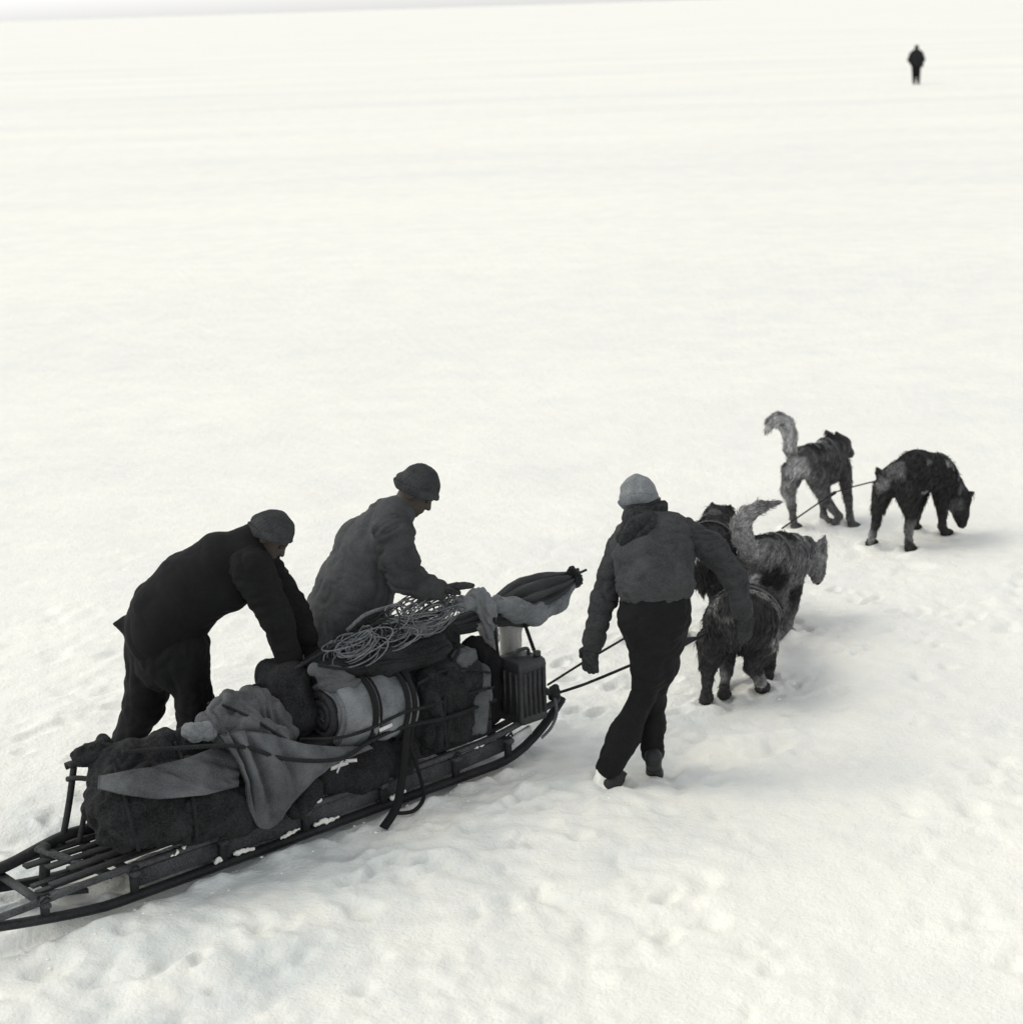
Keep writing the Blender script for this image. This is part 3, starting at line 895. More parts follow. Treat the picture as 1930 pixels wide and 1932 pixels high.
def coat_of(y0, base, patches, noise=.5):
    """patches: (u, v, dy, radius_px, value)"""
    lift = lambda x: x * 1.75 if x >= .045 else x * .9
    base = lift(base)
    pts = [(P(u, v, y0 + dy), r * mpp(P(u, v, y0 + dy)), lift(val)) for (u, v, dy, r, val) in patches]
    def fn(p):
        c = np.full(len(p), base)
        for (q, r, val) in pts:
            d = np.linalg.norm(p - q, axis=1) / r + .35 * pn(p / .07 + r)
            w = 1 - smooth01(d, .65, 1.15)
            c = c * (1 - w) + val * w
        return c
    return fn
TAU = 2 * math.pi
def dogs():
    yA = 14.62
    dog('dark lead dog at the left with its pale bushy tail curled up', yA,
        [[(1517, 872, .03, 33), (1548, 866, .2, 32), (1574, 876, .33, 30)], [(1540, 885, .15, 28), (1566, 888, .3, 26)], [(1556, 850, .28, 24), (1572, 852, .38, 24), (1584, 844, .45, 18)]],
        [(1574, 838, .44, 15), (1589, 839, .48, 15), (1602, 856, .52, 8)],
        [[(1497, 888, .0, 23), (1487, 925, .02, 15), (1493, 955, .0, 8.5), (1496, 978, .02, 7), (1498, 997, 7.5)],
         [(1540, 898, -.04, 22), (1556, 942, .04, 12), (1582, 974, -.02, 8), (1576, 986, .02, 7), (1568, 992, 7)],
         [(1560, 895, .3, 13), (1552, 945, .3, 8.5), (1553, 972, .3, 7), (1563, 988, 7)],
         [(1592, 888, .3, 15), (1599, 940, .25, 9.5), (1603, 975, .1, 7.5), (1608, 995, 8)]],
        [(1496, 868, -.02, 10), (1490, 846, -.05, 11), (1490, 822, -.05, 13), (1483, 801, -.05, 14), (1469, 791, -.05, 13), (1456, 796, -.05, 10), (1447, 812, -.05, 5)],
        [[(1568, 830, .42, 10), (1558, 812, .42, 3)], [(1582, 828, .46, 9), (1577, 813, .46, 2)]],
        coat_of(yA, .045, [(1486, 815, -.05, 50, .19), (1505, 885, -.1, 26, .17), (1488, 925, 0, 30, .11), (1530, 845, .1, 30, .028), (1570, 835, .45, 32, .022), (1548, 838, .25, 13, .16), (1572, 862, .3, 10, .14), (1530, 872, .0, 9, .08), (1570, 930, 0, 40, .06), (1500, 868, -.12, 9, .02)]),
        (.8, .5, 0), (1603, 858, .53, 4), straps=[(1560, 872, .27, (.8, .6, 0), 0.3, 3.2, .03), (1533, 868, .12, (.85, .5, 0), .9, 2.4, .025)], seed=1, n_fur=15000)
    yB = 14.04
    dog('dark lead dog at the far right sniffing the snow with its head down', yB,
        [[(1690, 905, .02, 33), (1730, 890, .15, 43), (1766, 892, .28, 38)], [(1772, 896, .3, 32), (1795, 918, .36, 24)]],
        [(1802, 930, .36, 21), (1808, 951, .36, 20), (1812, 970, .34, 15), (1814, 988, .33, 9.5)],
        [[(1668, 922, -.0, 23), (1656, 960, .03, 14), (1652, 988, -.02, 8.5), (1645, 1010, -.02, 7.5), (1641, 1026, 8)],
         [(1710, 928, -.06, 25), (1719, 970, -.02, 14), (1714, 1000, -.06, 9), (1713, 1022, -.03, 8), (1715, 1037, 8.5)],
         [(1774, 925, .22, 19), (1777, 968, .18, 10), (1777, 993, .1, 8), (1783, 1007, 8.5)],
         [(1738, 930, .32, 14), (1729, 972, .35, 8), (1725, 997, 7)]],
        [(1676, 903, .0, 11), (1665, 900, -.02, 9), (1659, 893, -.03, 6), (1655, 886, -.03, 2.5)],
        [[(1816, 940, .34, 13), (1837, 927, .34, 2)], [(1797, 936, .42, 10), (1803, 912, .44, 2)]],
        coat_of(yB, .026, [(1800, 948, .36, 24, .06), (1798, 915, .36, 22, .075), (1818, 955, .36, 20, .022), (1664, 915, -.1, 18, .08), (1738, 935, .1, 18, .14), (1690, 880, -.05, 26, .065), (1786, 874, .2, 9, .13), (1782, 886, .2, 7, .11), (1752, 870, .05, 8, .05), (1640, 1020, 0, 24, .10), (1716, 1000, 0, 30, .075), (1815, 990, .33, 18, .02)]),
        (.7, .7, 0), (1815, 993, .33, 4.5), straps=[(1770, 890, .28, (.75, .6, -.1), .2, 3.4, .03), (1785, 905, .33, (.7, .5, -.5), .1, 3.2, .03)], seed=2, n_fur=16000)
    yC = 12.0
    dog('black shaggy dog half hidden behind the shoulder of the walking man', yC,
        [[(1335, 1055, .05, 56), (1345, 1018, .35, 46), (1350, 995, .5, 34)]],
        [(1356, 985, .6, 32), (1366, 992, .75, 24), (1376, 1012, .9, 12)],
        [[(1302, 1080, .05, 26), (1286, 1120, .1, 18), (1282, 1165, .05, 11), (1283, 1196, 10)],
         [(1362, 1085, .0, 28), (1362, 1130, .05, 19), (1360, 1170, .0, 12), (1362, 1202, 10)],
         [(1320, 1070, .5, 18), (1345, 1120, .5, 12), (1348, 1165, 9)], [(1375, 1060, .5, 18), (1378, 1110, .5, 12), (1380, 1160, 9)]],
        [(1322, 1030, -.15, 14), (1318, 1065, -.2, 15), (1322, 1100, -.2, 10), (1326, 1122, -.2, 4)],
        [[(1346, 966, .6, 12), (1343, 947, .6, 3)], [(1372, 968, .62, 12), (1378, 952, .62, 3)]],
        coat_of(yC, .024, [(1312, 1042, -.2, 16, .16), (1338, 962, .5, 24, .05)]), (.35, .95, 0), (1379, 1022, .95, 6), straps=[(1342, 1030, .25, (.35, .95, 0), .4, 2.8, .03)], seed=3, n_fur=13000)
    yD = 12.1
    dog('grey and black dog with long raised tail and head turned to the right', yD,
        [[(1438, 1056, .0, 50), (1474, 1046, .2, 44), (1496, 1058, .3, 38)], [(1486, 1080, .25, 34), (1440, 1085, .03, 40)], [(1498, 1040, .3, 34), (1516, 1040, .34, 28)]],
        [(1523, 1051, .36, 24), (1536, 1060, .34, 21), (1540, 1078, .3, 15), (1541, 1090, .27, 11)],
        [[(1426, 1100, .0, 30), (1420, 1140, .05, 18), (1424, 1175, .0, 11), (1424, 1203, 10)],
         [(1462, 1095, -.02, 30), (1468, 1140, .02, 18), (1464, 1172, -.02, 11), (1465, 1203, 10)],
         [(1495, 1100, .22, 21), (1494, 1148, .2, 12), (1487, 1175, .12, 9.5), (1483, 1195, 10)],
         [(1478, 1100, .4, 18), (1474, 1145, .4, 11), (1470, 1178, 9)]],
        [(1424, 1060, -.1, 13), (1413, 1042, -.12, 16), (1402, 1015, -.12, 18), (1398, 992, -.12, 18), (1408, 972, -.12, 15), (1432, 958, -.12, 11), (1466, 948, -.12, 4)],
        [[(1544, 1044, .34, 14), (1557, 1008, .33, 2.5)], [(1526, 1040, .42, 10), (1530, 1012, .44, 2.5)]],
        coat_of(yD, .07, [(1405, 1000, -.12, 60, .13), (1440, 1018, .05, 32, .02), (1474, 1016, .2, 36, .018), (1458, 1090, -.1, 36, .018), (1500, 1020, .3, 24, .2), (1530, 1050, .34, 34, .11), (1512, 1080, .3, 16, .2), (1497, 1120, .2, 30, .03), (1416, 1078, -.16, 8, .015), (1418, 1095, -.1, 22, .2)]),
        (.75, .65, 0), (1542, 1098, .26, 6), straps=[(1492, 1052, .28, (.7, .6, -.2), .2, 3.5, .03), (1458, 1056, .12, (.75, .6, 0), .2, 2.9, .028), (1512, 1046, .34, (.8, .3, -.4), 0, 3.4, .026)], seed=4, n_fur=17000)
    yE = 10.86
    dog('nearest dog, grey and shaggy, seen from behind beside the walking man', yE,
        [[(1397, 1175, .02, 66), (1408, 1160, .3, 60), (1420, 1150, .55, 50)]],
        [(1428, 1142, .75, 34), (1436, 1145, .9, 26), (1446, 1166, 1.0, 13)],
        [[(1346, 1212, .0, 33), (1336, 1258, .03, 19), (1334, 1285, -.02, 12), (1332, 1308, -.01, 10), (1331, 1322, 11)],
         [(1432, 1215, .02, 36), (1420, 1258, .02, 19), (1433, 1282, -.02, 12.5), (1438, 1301, 12)],
         [(1372, 1225, .4, 20), (1370, 1268, .35, 13), (1366, 1295, .25, 10), (1365, 1314, 10)],
         [(1448, 1215, .42, 20), (1450, 1255, .4, 13), (1446, 1278, 10)]],
        [(1374, 1128, -.16, 13), (1371, 1152, -.2, 14), (1372, 1180, -.2, 11), (1376, 1205, -.18, 5)],
        [[(1422, 1120, .85, 12), (1418, 1102, .85, 3)], [(1450, 1122, .85, 12), (1456, 1106, .85, 3)]],
        coat_of(yE, .036, [(1345, 1125, 0, 30, .075), (1462, 1150, .1, 26, .08), (1400, 1112, .1, 30, .06), (1370, 1160, -.2, 14, .07), (1345, 1190, -.12, 18, .022), (1410, 1230, -.1, 30, .018), (1420, 1180, -.15, 34, .03), (1462, 1200, 0, 30, .10), (1440, 1285, 0, 22, .12), (1335, 1285, 0, 26, .035), (1366, 1290, .3, 24, .07), (1430, 1120, .1, 30, .08)]),
        (.3, .95, 0), (1449, 1174, 1.02, 7), straps=[(1405, 1165, .25, (.35, .9, .1), .1, 3.0, .03)], seed=5, n_fur=24000, wide=((1, -.3, 0), 1.15))

# ------------------------------------------------------------------ the sled
def runner_path(t, s0, s1):
    out = []
    for s in np.linspace(s0, s1, 60):
        z = .022
        if s < 0: z += .10 * min(-s / .62, 2.4) ** 1.3
        if s > 2.4:
            q = (s - 2.4)
            z += .95 * q * q
        out.append(fr(s, t, z))
    return np.array(out)
def sled():
    o = empty('dog_sled', fr(1.2, SW / 2, 0), 'long low wooden dog sled with upturned front, heavily loaded, tails running out at the left', 'sled')
    for t in (0, SW):
        p = runner_path(t, -1.45, 2.92)
        mk('runner', *beam_path(p, .05, .028), M['dark_wood'], o)
        mk('runner_shoe', *beam_path(p - ZU * .0185, .042, .008), M['metal'], o)
        # top rail: bends down to the runner at the tail and meets its upturned tip in front
        ctrl = [fr(-.62, t, .15), fr(-.40, t, .155), fr(-.05, t, .17), fr(.8, t, .165), fr(1.6, t, .165), fr(2.3, t, .18), fr(2.6, t, .215), fr(2.90, t, .275)]
        mk('rail', *beam_path(spline(ctrl, 50), .034, .03), M['wood'], o)
        for s in (-.35, .12, .62, 1.12, 1.62, 2.12, 2.5):
            zb = runner_path(t, s, s + .01)[0][2] + .012
            mk('stanchion', *beam(fr(s, t, zb), fr(s, t, .155), .035, .04, up=SH), M['dark_wood'], o)
            mk('lashing', *tube(np.array([fr(s + .03 * math.cos(a), t + .026 * math.sin(a), .172 + .012 * math.sin(3 * a)) for a in np.linspace(0, TAU, 16)]), .006, 6), M['dark_rope'], o)
    for s in (-.35, .12, .62, 1.12, 1.62, 2.12, 2.5):
        mk('crossbar', *beam(fr(s, -.03, .138), fr(s, SW + .03, .138), .045, .024), M['wood'], o)
    for k in range(5):
        t = .06 + k * (SW - .12) / 4
        mk('slat', *beam_path(np.array([fr(s, t, .195 + .004 * math.sin(5 * s + k) + (0 if s < 2.3 else .3 * (s - 2.3) ** 2)) for s in np.linspace(-.28 + .07 * ((k * 2) % 3), 2.75, 20)]), .05, .014), M['dark_wood'], o)
    ss = (.12, .62, 1.12, 1.62, 2.12, 2.5)
    for a, b in zip(ss[:-1], ss[1:]):                       # grey boards added in the bays to stand for the shade under the deck
        for t in (.012, SW - .012):
            mk('fill_board', *beam(fr(a + .02, t, .098), fr(b - .02, t, .098 + (.02 if b > 2.3 else 0)), .012, .085), M['wood'], o)
    pr = np.random.default_rng(31)
    for k in range(11):                                     # snow caught on runner and fill boards
        s = pr.uniform(.1, 2.6) if k > 5 else pr.uniform(.55, 1.25)
        l = pr.uniform(.03, .11)
        zb = .05 if k % 3 else .165
        V, F = solid([cap(fr(s, -.008, zb), fr(s + l, -.006, zb + pr.uniform(-.005, .02)), pr.uniform(.007, .013), pr.uniform(.005, .010)), cap(fr(s + l * .3, -.004, zb), fr(s + l * .5, -.01, zb + .01), .010, .007)], .005, .015)
        V = rough(V, F, .025, .010)
        mk('lodged_snow', V, F, M['snow'], o, col=np.ones(len(V)))
    # front bow joining the two runner tips
    mk('front_bow', *beam_path(np.array([fr(2.9 + .05 * math.sin(math.pi * x), -.02 + x * (SW + .04), .268) for x in np.linspace(0, 1, 14)]), .035, .035), M['dark_wood'], o)
    mk('front_crossbar', *beam(fr(2.72, -.03, .235), fr(2.72, SW + .03, .235), .04, .025), M['wood'], o)
    # handle frame at the rear, far side
    tf = SW - .03
    b0, b1 = fr(-.02, tf, .20), W(140, 1448, tf)
    mk('handle_post', *tube(spline([b0, (b0 + b1) / 2 + SH * .005, b1], 12), .017, 10), M['dark_wood'], o)
    c0, c1 = W(150, 1592, tf - .08), W(168, 1490, tf - .08)
    mk('handle_post', *tube(spline([c0, (c0 + c1) / 2, c1], 12), .014, 10), M['dark_wood'], o)
    mk('handlebar', *tube(spline([W(124, 1446, tf + .03), W(142, 1441, tf), W(200, 1440, tf - .15), fr(.2, .05, .56)], 16), .018, 10), M['dark_wood'], o)
    mk('handle_brace', *tube(spline([W(128, 1470, tf + .02), W(150, 1468, tf - .05), W(185, 1472, tf - .12)], 10), .014, 8), M['dark_wood'], o)
    mk('tail_post', *beam(W(87, 1592, .36), W(84, 1672, .36), .07, .03, up=SH), M['dark_wood'], o)
    mk('tail_brace', *beam(W(70, 1600, .38), W(215, 1652, .04), .05, .022), M['wood'], o)
    mk('tail_bar', *beam_path(spline([W(-60, 1664, .40), W(20, 1630, .42), W(115, 1580, .43), W(180, 1560, .43)], 14), .045, .05), M['dark_wood'], o)
    mk('brake_board', *beam(W(60, 1690, .22), W(165, 1678, .12), .16, .02, up=(0, .35, 1)), M['dark_wood'], o)
    for k, (a, b_) in enumerate((((60, 1673), (175, 1628)), ((70, 1684), (190, 1640)), ((75, 1694), (200, 1655)))):
        mk('tail_slat', *beam(W(*a, .26 - .06 * k), W(*b_, .26 - .06 * k), .035, .014), M['wood'], o)
    return o

# ------------------------------------------------------------------ the load
LP = []                                                     # the shapes of the load, so that cords can be laid on it
def hit(uv, off=.012):                                      # where the lines of sight through these points meet the load
    d = np.array([nrm(ray(u, v)) for u, v in uv])
    k = np.full(len(d), 6.3)
    best, bk = np.full(len(d), 9.), k.copy()
    for _ in range(70):
        f = sdf_at(LP, CAM + d * k[:, None], .03) - off
        up = f < best
        best[up], bk[up] = f[up], k[up]
        k = k + np.clip(f * .8, -.02, .25)
    return CAM + d * bk[:, None]
def shell(V, n1, n2, n, th):                                # a sheet n1 x n2 given some thickness
    V2 = np.concatenate([V, V - n * th])
    nn = n1 * n2
    F = [[j * n1 + i, j * n1 + i + 1, (j + 1) * n1 + i + 1, (j + 1) * n1 + i] for j in range(n2 - 1) for i in range(n1 - 1)]
    F += [[nn + q for q in f[::-1]] for f in F]
    rim = [i for i in range(n1)] + [j * n1 + n1 - 1 for j in range(1, n2)] + [(n2 - 1) * n1 + i for i in range(n1 - 2, -1, -1)] + [j * n1 for j in range(n2 - 2, 0, -1)]
    F += [[rim[k], rim[(k + 1) % len(rim)], nn + rim[(k + 1) % len(rim)], nn + rim[k]] for k in range(len(rim))]
    return V2, F
def lay(uv, off=.012, n=50, fallback=0.0):
    c = np.array([(u, v, 0.0) for u, v in uv])
    c = spline(c, n)
    pts = hit(c[:, :2], off)
    w = np.array([1, 2, 3, 2, 1]) / 9.0
    for _ in range(2):
        for d in range(3): pts[2:-2, d] = np.convolve(pts[:, d], w, 'valid')
    return pts
def wl(l):                                                  # (u, v, t, r metres) on the sled
    return [(W(u, v, t), r) for (u, v, t, r) in l]
def wchain(l, w=None, k=1.0):
    q = wl(l)
    r = [cap(a[0], b[0], a[1], b[1], w, k) for a, b in zip(q[:-1], q[1:])]
    LP.extend(r)
    return r
def lashing(name, pts, r, mat, **kw):
    return mk(name, *twisted(np.array(pts), r, .03), M[mat], **kw)
def rope_coil(c, axis_, R, n, rng, r=.0039, sq=.6, name='rope_coil', jit=.03, mat='rope', **kw):
    axis_ = nrm(axis_)
    e1 = nrm(SH - axis_ * (SH @ axis_)); e2 = np.cross(axis_, e1)
    pts = []
    ph = rng.uniform(0, TAU)
    for k in range(n):
        rr = R * rng.uniform(.55, 1.1); off = e1 * rng.normal(0, jit) + e2 * rng.normal(0, jit * .8)
        h_ = rng.uniform(-.03, .07)
        tl = rng.normal(0, .25, 2)
        for a in np.linspace(0, TAU, 18, endpoint=False):
            p = c + off + e1 * rr * 1.25 * math.cos(a + ph) + e2 * rr * sq * math.sin(a + ph) + axis_ * (h_ + rr * (tl[0] * math.cos(a) + tl[1] * math.sin(a)) + rng.normal(0, .003))
            pts.append(p)
    pts = np.array(pts)
    kk = np.ones(5) / 5
    pts = np.stack([np.convolve(pts[:, d], kk, 'valid') for d in range(3)], 1)
    return mk(name, *tube(spline(pts, len(pts) * 2), r, 6), M[mat], **kw)

def load():
    rng = np.random.default_rng(9)
    # boxes lying on the deck under the soft load
    for i, (s0, s1, lab) in enumerate(((.95, 1.62, 'dark wooden box on the deck under the rolled bedding'), (1.66, 2.42, 'dark wooden box on the deck under the upright sack'))):
        o = empty('packing_box', fr((s0 + s1) / 2, .24, .205), lab, 'box')
        for z0 in (.215, .30, .385):
            mk('fill_board', *beam(fr(s0, .045, z0 + .02), fr(s1, .045, z0 + .02), .014, .08), M['dark_wood'], o, smooth=False)
            mk('fill_board', *beam(fr(s0, .43, z0 + .02), fr(s1, .43, z0 + .02), .014, .08), M['dark_wood'], o, smooth=False)
        mk('lid', *beam(fr(s0 - .01, .2375, .452), fr(s1 + .01, .2375, .452), .42, .018), M['dark_wood'], o, smooth=False)
        for s in (s0 + .012, s1 - .012):
            mk('end_board', *beam(fr(s, .054, .32), fr(s, .421, .32), .014, .235), M['dark_wood'], o, smooth=False)
    # a. big dark bag at the rear
    bag = wchain([(232, 1512, .12, .19), (330, 1490, .12, .20), (440, 1480, .12, .19)]) + wchain([(240, 1548, .02, .14), (350, 1530, .02, .15), (465, 1518, .0, .14)]) \
        + wchain([(240, 1462, .25, .13), (340, 1440, .25, .13), (430, 1415, .25, .12)]) + wchain([(240, 1530, .34, .16), (440, 1480, .34, .16)])
    bag += wchain([(205, 1428, .2, .06), (300, 1412, .16, .07), (400, 1392, .14, .075)])
    V, F = solid(bag, .011, .075)
    V = folds(V, F, SH * .6 + ZU * .3, .12, .024, 4)
    V = folds(V, F, ZU - SH * .4, .05, .008, 3, 6)
    o = mk('kit_bag', V, F, M['dark_canvas'], label='big black bag at the rear end of the sled load', cat='bag')
    sx = to_fr(W(386, 1500, 0))[0]
    pk = wchain([(352, 1585, -.10, .025), (360, 1518, -.125, .022), (378, 1507, -.13, .022), (398, 1515, -.125, .022)])
    V, F = solid(pk, .008, .02)
    mk('handle', V, F, M['dark_canvas'], o)
    # b. canvas flap lying over the near side of that bag
    nu_, nv_ = 96, 40
    top = spline([(184, 1466, 0), (235, 1456, 0), (300, 1444, 0), (370, 1424, 0), (412, 1408, 0), (450, 1396, 0)], nu_)
    bot = spline([(182, 1490, 0), (240, 1503, 0), (310, 1507, 0), (385, 1500, 0), (450, 1484, 0)], nu_)
    uv = np.concatenate([(top * (1 - v_) + bot * v_)[:, :2] for v_ in np.linspace(0, 1, nv_)])
    V = hit(uv, .04)
    o_n = nrm(-TH + ZU * .6)
    q_ = np.stack([V @ SH / .42, (V @ ZU + .45 * (V @ SH)) / .075, V @ TH / .5], -1)
    V = V + o_n * (.055 * np.minimum(np.abs(pn(q_)), .5) ** .8 + .006 * pn(V / .04))[:, None]
    mk('canvas_cover', *shell(V, nu_, nv_, o_n, .012), M['cover'], label='creased grey canvas flap lying over the near side of the rear black bag', cat='cover')
    V, F = solid(wchain([(365, 1382, .02, .045), (385, 1376, .02, .042)]) + wchain([(352, 1376, .05, .03), (398, 1388, .0, .03)]), .008, .03)
    V = folds(V, F, SH, .05, .01, 2)
    mk('cloth_knot', V, F, M['light_canvas'], label='pale knotted cloth end on top of the rear cover', cat='cloth')
    # c. crumpled grey garment spilling over the near side
    g = wchain([(392, 1362, .12, .06), (430, 1338, .18, .075), (475, 1330, .22, .085), (508, 1350, .2, .075), (540, 1385, .1, .06)]) \
        + wchain([(410, 1380, .05, .055), (470, 1375, .05, .08), (520, 1395, .02, .07)]) 
    V, F = solid(g, .009, .06)
    V = folds(V, F, (.1, 0, 1), .085, .022, 3.5, 6)
    o = mk('anorak_bundle', V, F, M['canvas'], label='crumpled grey garment hanging down over the near side of the load', cat='garment')
    # its skirt hangs over the side in gathered folds
    top = spline([W(415, 1385, -.03), W(450, 1378, -.05), (W(510, 1385, -.06)), W(570, 1402, -.06), W(630, 1408, -.05), W(698, 1406, -.055)], 90)
    bot = spline([W(470, 1528, -.125), W(492, 1562, -.135), W(522, 1556, -.13), W(560, 1508, -.11), W(625, 1447, -.09), W(704, 1412, -.06)], 90)
    nv = 46
    A = np.linspace(0, 1, 90)
    V = []
    out_n = nrm(-TH + .15 * ZU)
    for j in range(nv):
        v_ = j / (nv - 1)
        ph = TAU * (5.2 * A ** .8 + .25 * np.sin(3 * v_ + 4 * A))
        fold_ = np.abs(np.sin(ph / 2)) ** .7 * 1.6 - .6
        amp = .058 * np.sin(math.pi * min(1, .25 + v_ * .75)) * (1 - A ** 3)
        belly = .05 * math.sin(math.pi * v_) * (1 - A ** 2)
        base = top * (1 - v_) + bot * v_
        extra_ = amp * fold_ + belly + .010 * pn(base / .05)
        V.append(base + out_n * extra_[:, None])
    V = np.array(V)
    V2, F = shell(V.reshape(-1, 3), 90, nv, out_n, .012)
    mk('skirt', V2, F, M['canvas'], o)
    V, F = solid(wchain([(585, 1490, -.03, .07), (560, 1525, -.06, .06)]) + wchain([(600, 1465, .0, .06)]), .009, .04)
    V = folds(V, F, ZU, .06, .01)
    mk('small_sack', V, F, M['dark_canvas'], label='small black sack bulging out below the hanging grey garment', cat='sack')
    # d. rolled bedding with straps
    e0, e1 = W(612, 1352, .12), W(742, 1322, .12)
    axd = nrm(e1 - e0); L = np.linalg.norm(e1 - e0) + .03
    a1 = nrm(np.cross(axd, ZU)); a2 = np.cross(a1, axd)
    R = .205
    prof = [(r, 0) for r in np.linspace(.004, R - .03, 16)] + [(R - .018, .004), (R - .006, .014), (R, .035)] + [(R * (1 + .03 * math.sin(x * 22)), .035 + x * (L - .07)) for x in np.linspace(.05, .95, 26)] + [(R, L - .03), (R - .012, L - .008), (R - .04, L), (.004, L)]
    nt_ = 72
    V = []
    for (r, x) in prof:
        for j in range(nt_):
            th = j / nt_ * TAU
            xx = x
            if x == 0: xx = .016 * (math.sin(TAU * (r / .042 - th / TAU))) + .02 * math.sin(th + 1) * r / R
            rr = r * (1 + .035 * math.sin(2 * th + 6 * x) + .02 * math.sin(5 * th + 14 * x)) * (1 - .10 * max(0, -math.sin(th)) ** 3)
            V.append(e0 + axd * xx + a1 * rr * math.cos(th) + a2 * rr * math.sin(th))
    V = np.array(V)
    n_ = len(prof)
    F = [[i * nt_ + j, (i + 1) * nt_ + j, (i + 1) * nt_ + (j + 1) % nt_, i * nt_ + (j + 1) % nt_] for i in range(n_ - 1) for j in range(nt_)]
    F += [list(range(nt_)), [(n_ - 1) * nt_ + j for j in range(nt_)][::-1]]
    V = V + (.010 * pn(V / .07))[:, None] * nrm([0, -.6, .5])
    o = mk('bedding_roll', V, F, M['roll'], label='thick roll of pale grey bedding bound with black straps', cat='bedding roll')
    ii = [i for i in range(16)]
    # dark inner layers seen at the roll's end
    Vd, Fd = [], []
    sp = []
    for q in np.linspace(0, 1, 90):
        th = q * TAU * 2.6; r = .012 + q * (R * .60)
        sp.append(e0 - axd * .012 + a1 * r * math.cos(th) + a2 * r * math.sin(th))
    mk('inner_layer', *ribbon(np.array(sp), axd, .03, .034), M['roll_end'], o)
    for x, w_ in ((.17, .035), (.205, .012), (L - .10, .03), (L - .055, .028)):
        pts = [e0 + axd * (x + .01 * math.sin(th)) + (R * 1.045 + .004 + .005 * math.sin(3 * th)) * (a1 * math.cos(th) + a2 * math.sin(th)) for th in np.linspace(0, TAU, 48)]
        mk('strap', *ribbon(np.array(pts), axd, w_, .007), M['strap'], o)
    mk('strap_end', *ribbon(np.array([W(716 + 24 * x, 1378 - 11 * x, -.10) for x in np.linspace(0, 1, 5)]), ZU, .02, .005), M['label'], o, label='pale loose end of a strap')
    # folded cloth lying on the roll
    V, F = solid(wchain([(595, 1265, .1, .035), (640, 1275, .06, .035), (680, 1292, .04, .03)]) + wchain([(610, 1290, .08, .03), (660, 1300, .02, .03)]), .008, .04)
    V = folds(V, F, SH, .06, .012)
    mk('folded_cloth', V, F, M['canvas'], label='small folded grey cloth lying on top of the bedding roll', cat='cloth')
    # e. black bag under the hands of the man at the left
    V, F = solid(wchain([(520, 1285, .36, .10), (528, 1345, .34, .12)]) + wchain([(548, 1282, .26, .10), (556, 1350, .22, .12)]) + wchain([(507, 1258, .4, .045), (540, 1262, .38, .05)]) + wchain([(505, 1300, .4, .09)]), .01, .06)
    V = folds(V, F, ZU, .11, .014)
    mk('rucksack', V, F, M['dark_canvas'], label='black rucksack standing under the hands of the bending man', cat='rucksack')
    # f. kit bag below the roll
    V, F = solid(wchain([(612, 1440, .10, .10), (690, 1418, .10, .115), (760, 1400, .10, .105)]) + wchain([(620, 1475, .04, .07), (690, 1460, .03, .08), (760, 1435, .04, .075)]), .01, .06)
    V = folds(V, F, ZU, .10, .014)
    o = mk('duffel_bag', V, F, M['dark_canvas'], label='long dark duffel bag lying below the bedding roll', cat='bag')
    q = W(640, 1442, -.055)
    for (u, v, du, dv, w_) in ((625, 1450, 32, -12, .022), (636, 1458, 14, -34, .016), (652, 1436, 22, -2, .018)):
        mk('buckle_tab', *ribbon(np.array([W(u + du * x, v + dv * x, -.062 + .012 * math.sin(x * 3.1)) for x in np.linspace(0, 1, 6)]), (0.2, 0, 1), w_, .006), M['label'], o)
    # g. upright dark sacks
    V, F = solid(wchain([(805, 1372, .06, .13), (808, 1300, .10, .145), (815, 1262, .15, .12)]) + wchain([(862, 1352, .06, .13), (862, 1290, .10, .14), (858, 1262, .12, .12)]), .01, .08)
    V = folds(V, F, ZU, .10, .022, 4, 3)
    V = folds(V, F, ZU, .04, .006, 3, 7)
    o = mk('sack', V, F, M['dark_canvas'], label='large dark sack with deep upright folds in the middle of the load', cat='sack')
    V, F = solid(wchain([(866, 1246, .06, .062), (884, 1238, .05, .05)]) + wchain([(872, 1275, .03, .05), (888, 1300, .0, .03)]), .008, .05)
    V = folds(V, F, ZU + SH, .04, .010)
    mk('tied_neck', V, F, M['canvas'], o, label='grey gathered sack neck')
    V, F = solid(wchain([(895, 1222, .2, .07), (917, 1250, .17, .075), (922, 1300, .14, .07), (918, 1350, .12, .07)]), .01, .05)
    V = folds(V, F, ZU, .09, .014)
    mk('sack', V, F, M['black_cord'], label='narrow black sack with rounded top, behind the ribbed tin', cat='sack')
    V, F = solid(wchain([(898, 1366, -.01, .06), (900, 1315, .0, .065), (906, 1272, .02, .055)]) + wchain([(916, 1358, .0, .055)]), .008, .04)
    V = folds(V, F, ZU, .07, .014)
    mk('provision_bag', V, F, M['canvas'], label='small grey bag wedged between dark sack and ribbed tin', cat='bag')
    # i. ribbed tin at the front
    c = to_fr(W(985, 1372, -.04))
    s0, t0, z0 = c[0], -.04, max(c[2], .205)
    hgt = .365
    pts2 = []
    ds, dt = .20, .22
    o = empty('jerrycan', fr(s0 + ds / 2, t0 + dt / 2, z0), 'dark ribbed metal can standing at the front of the sled', 'can')
    sec = []
    for (a, b) in ((0, 0), (ds, 0), (ds, dt), (0, dt)):
        cc = (a + (.02 if a == 0 else -.02), b + (.02 if b == 0 else -.02))
        base = {(0, 0): math.pi, (ds, 0): 1.5 * math.pi, (ds, dt): 0, (0, dt): .5 * math.pi}[(a, b)]
        for x in np.linspace(0, math.pi / 2, 5): sec.append((cc[0] + .02 * math.cos(base + x), cc[1] + .02 * math.sin(base + x)))
    ns = len(sec); cxs, cts = ds / 2, dt / 2
    V, F = [], []
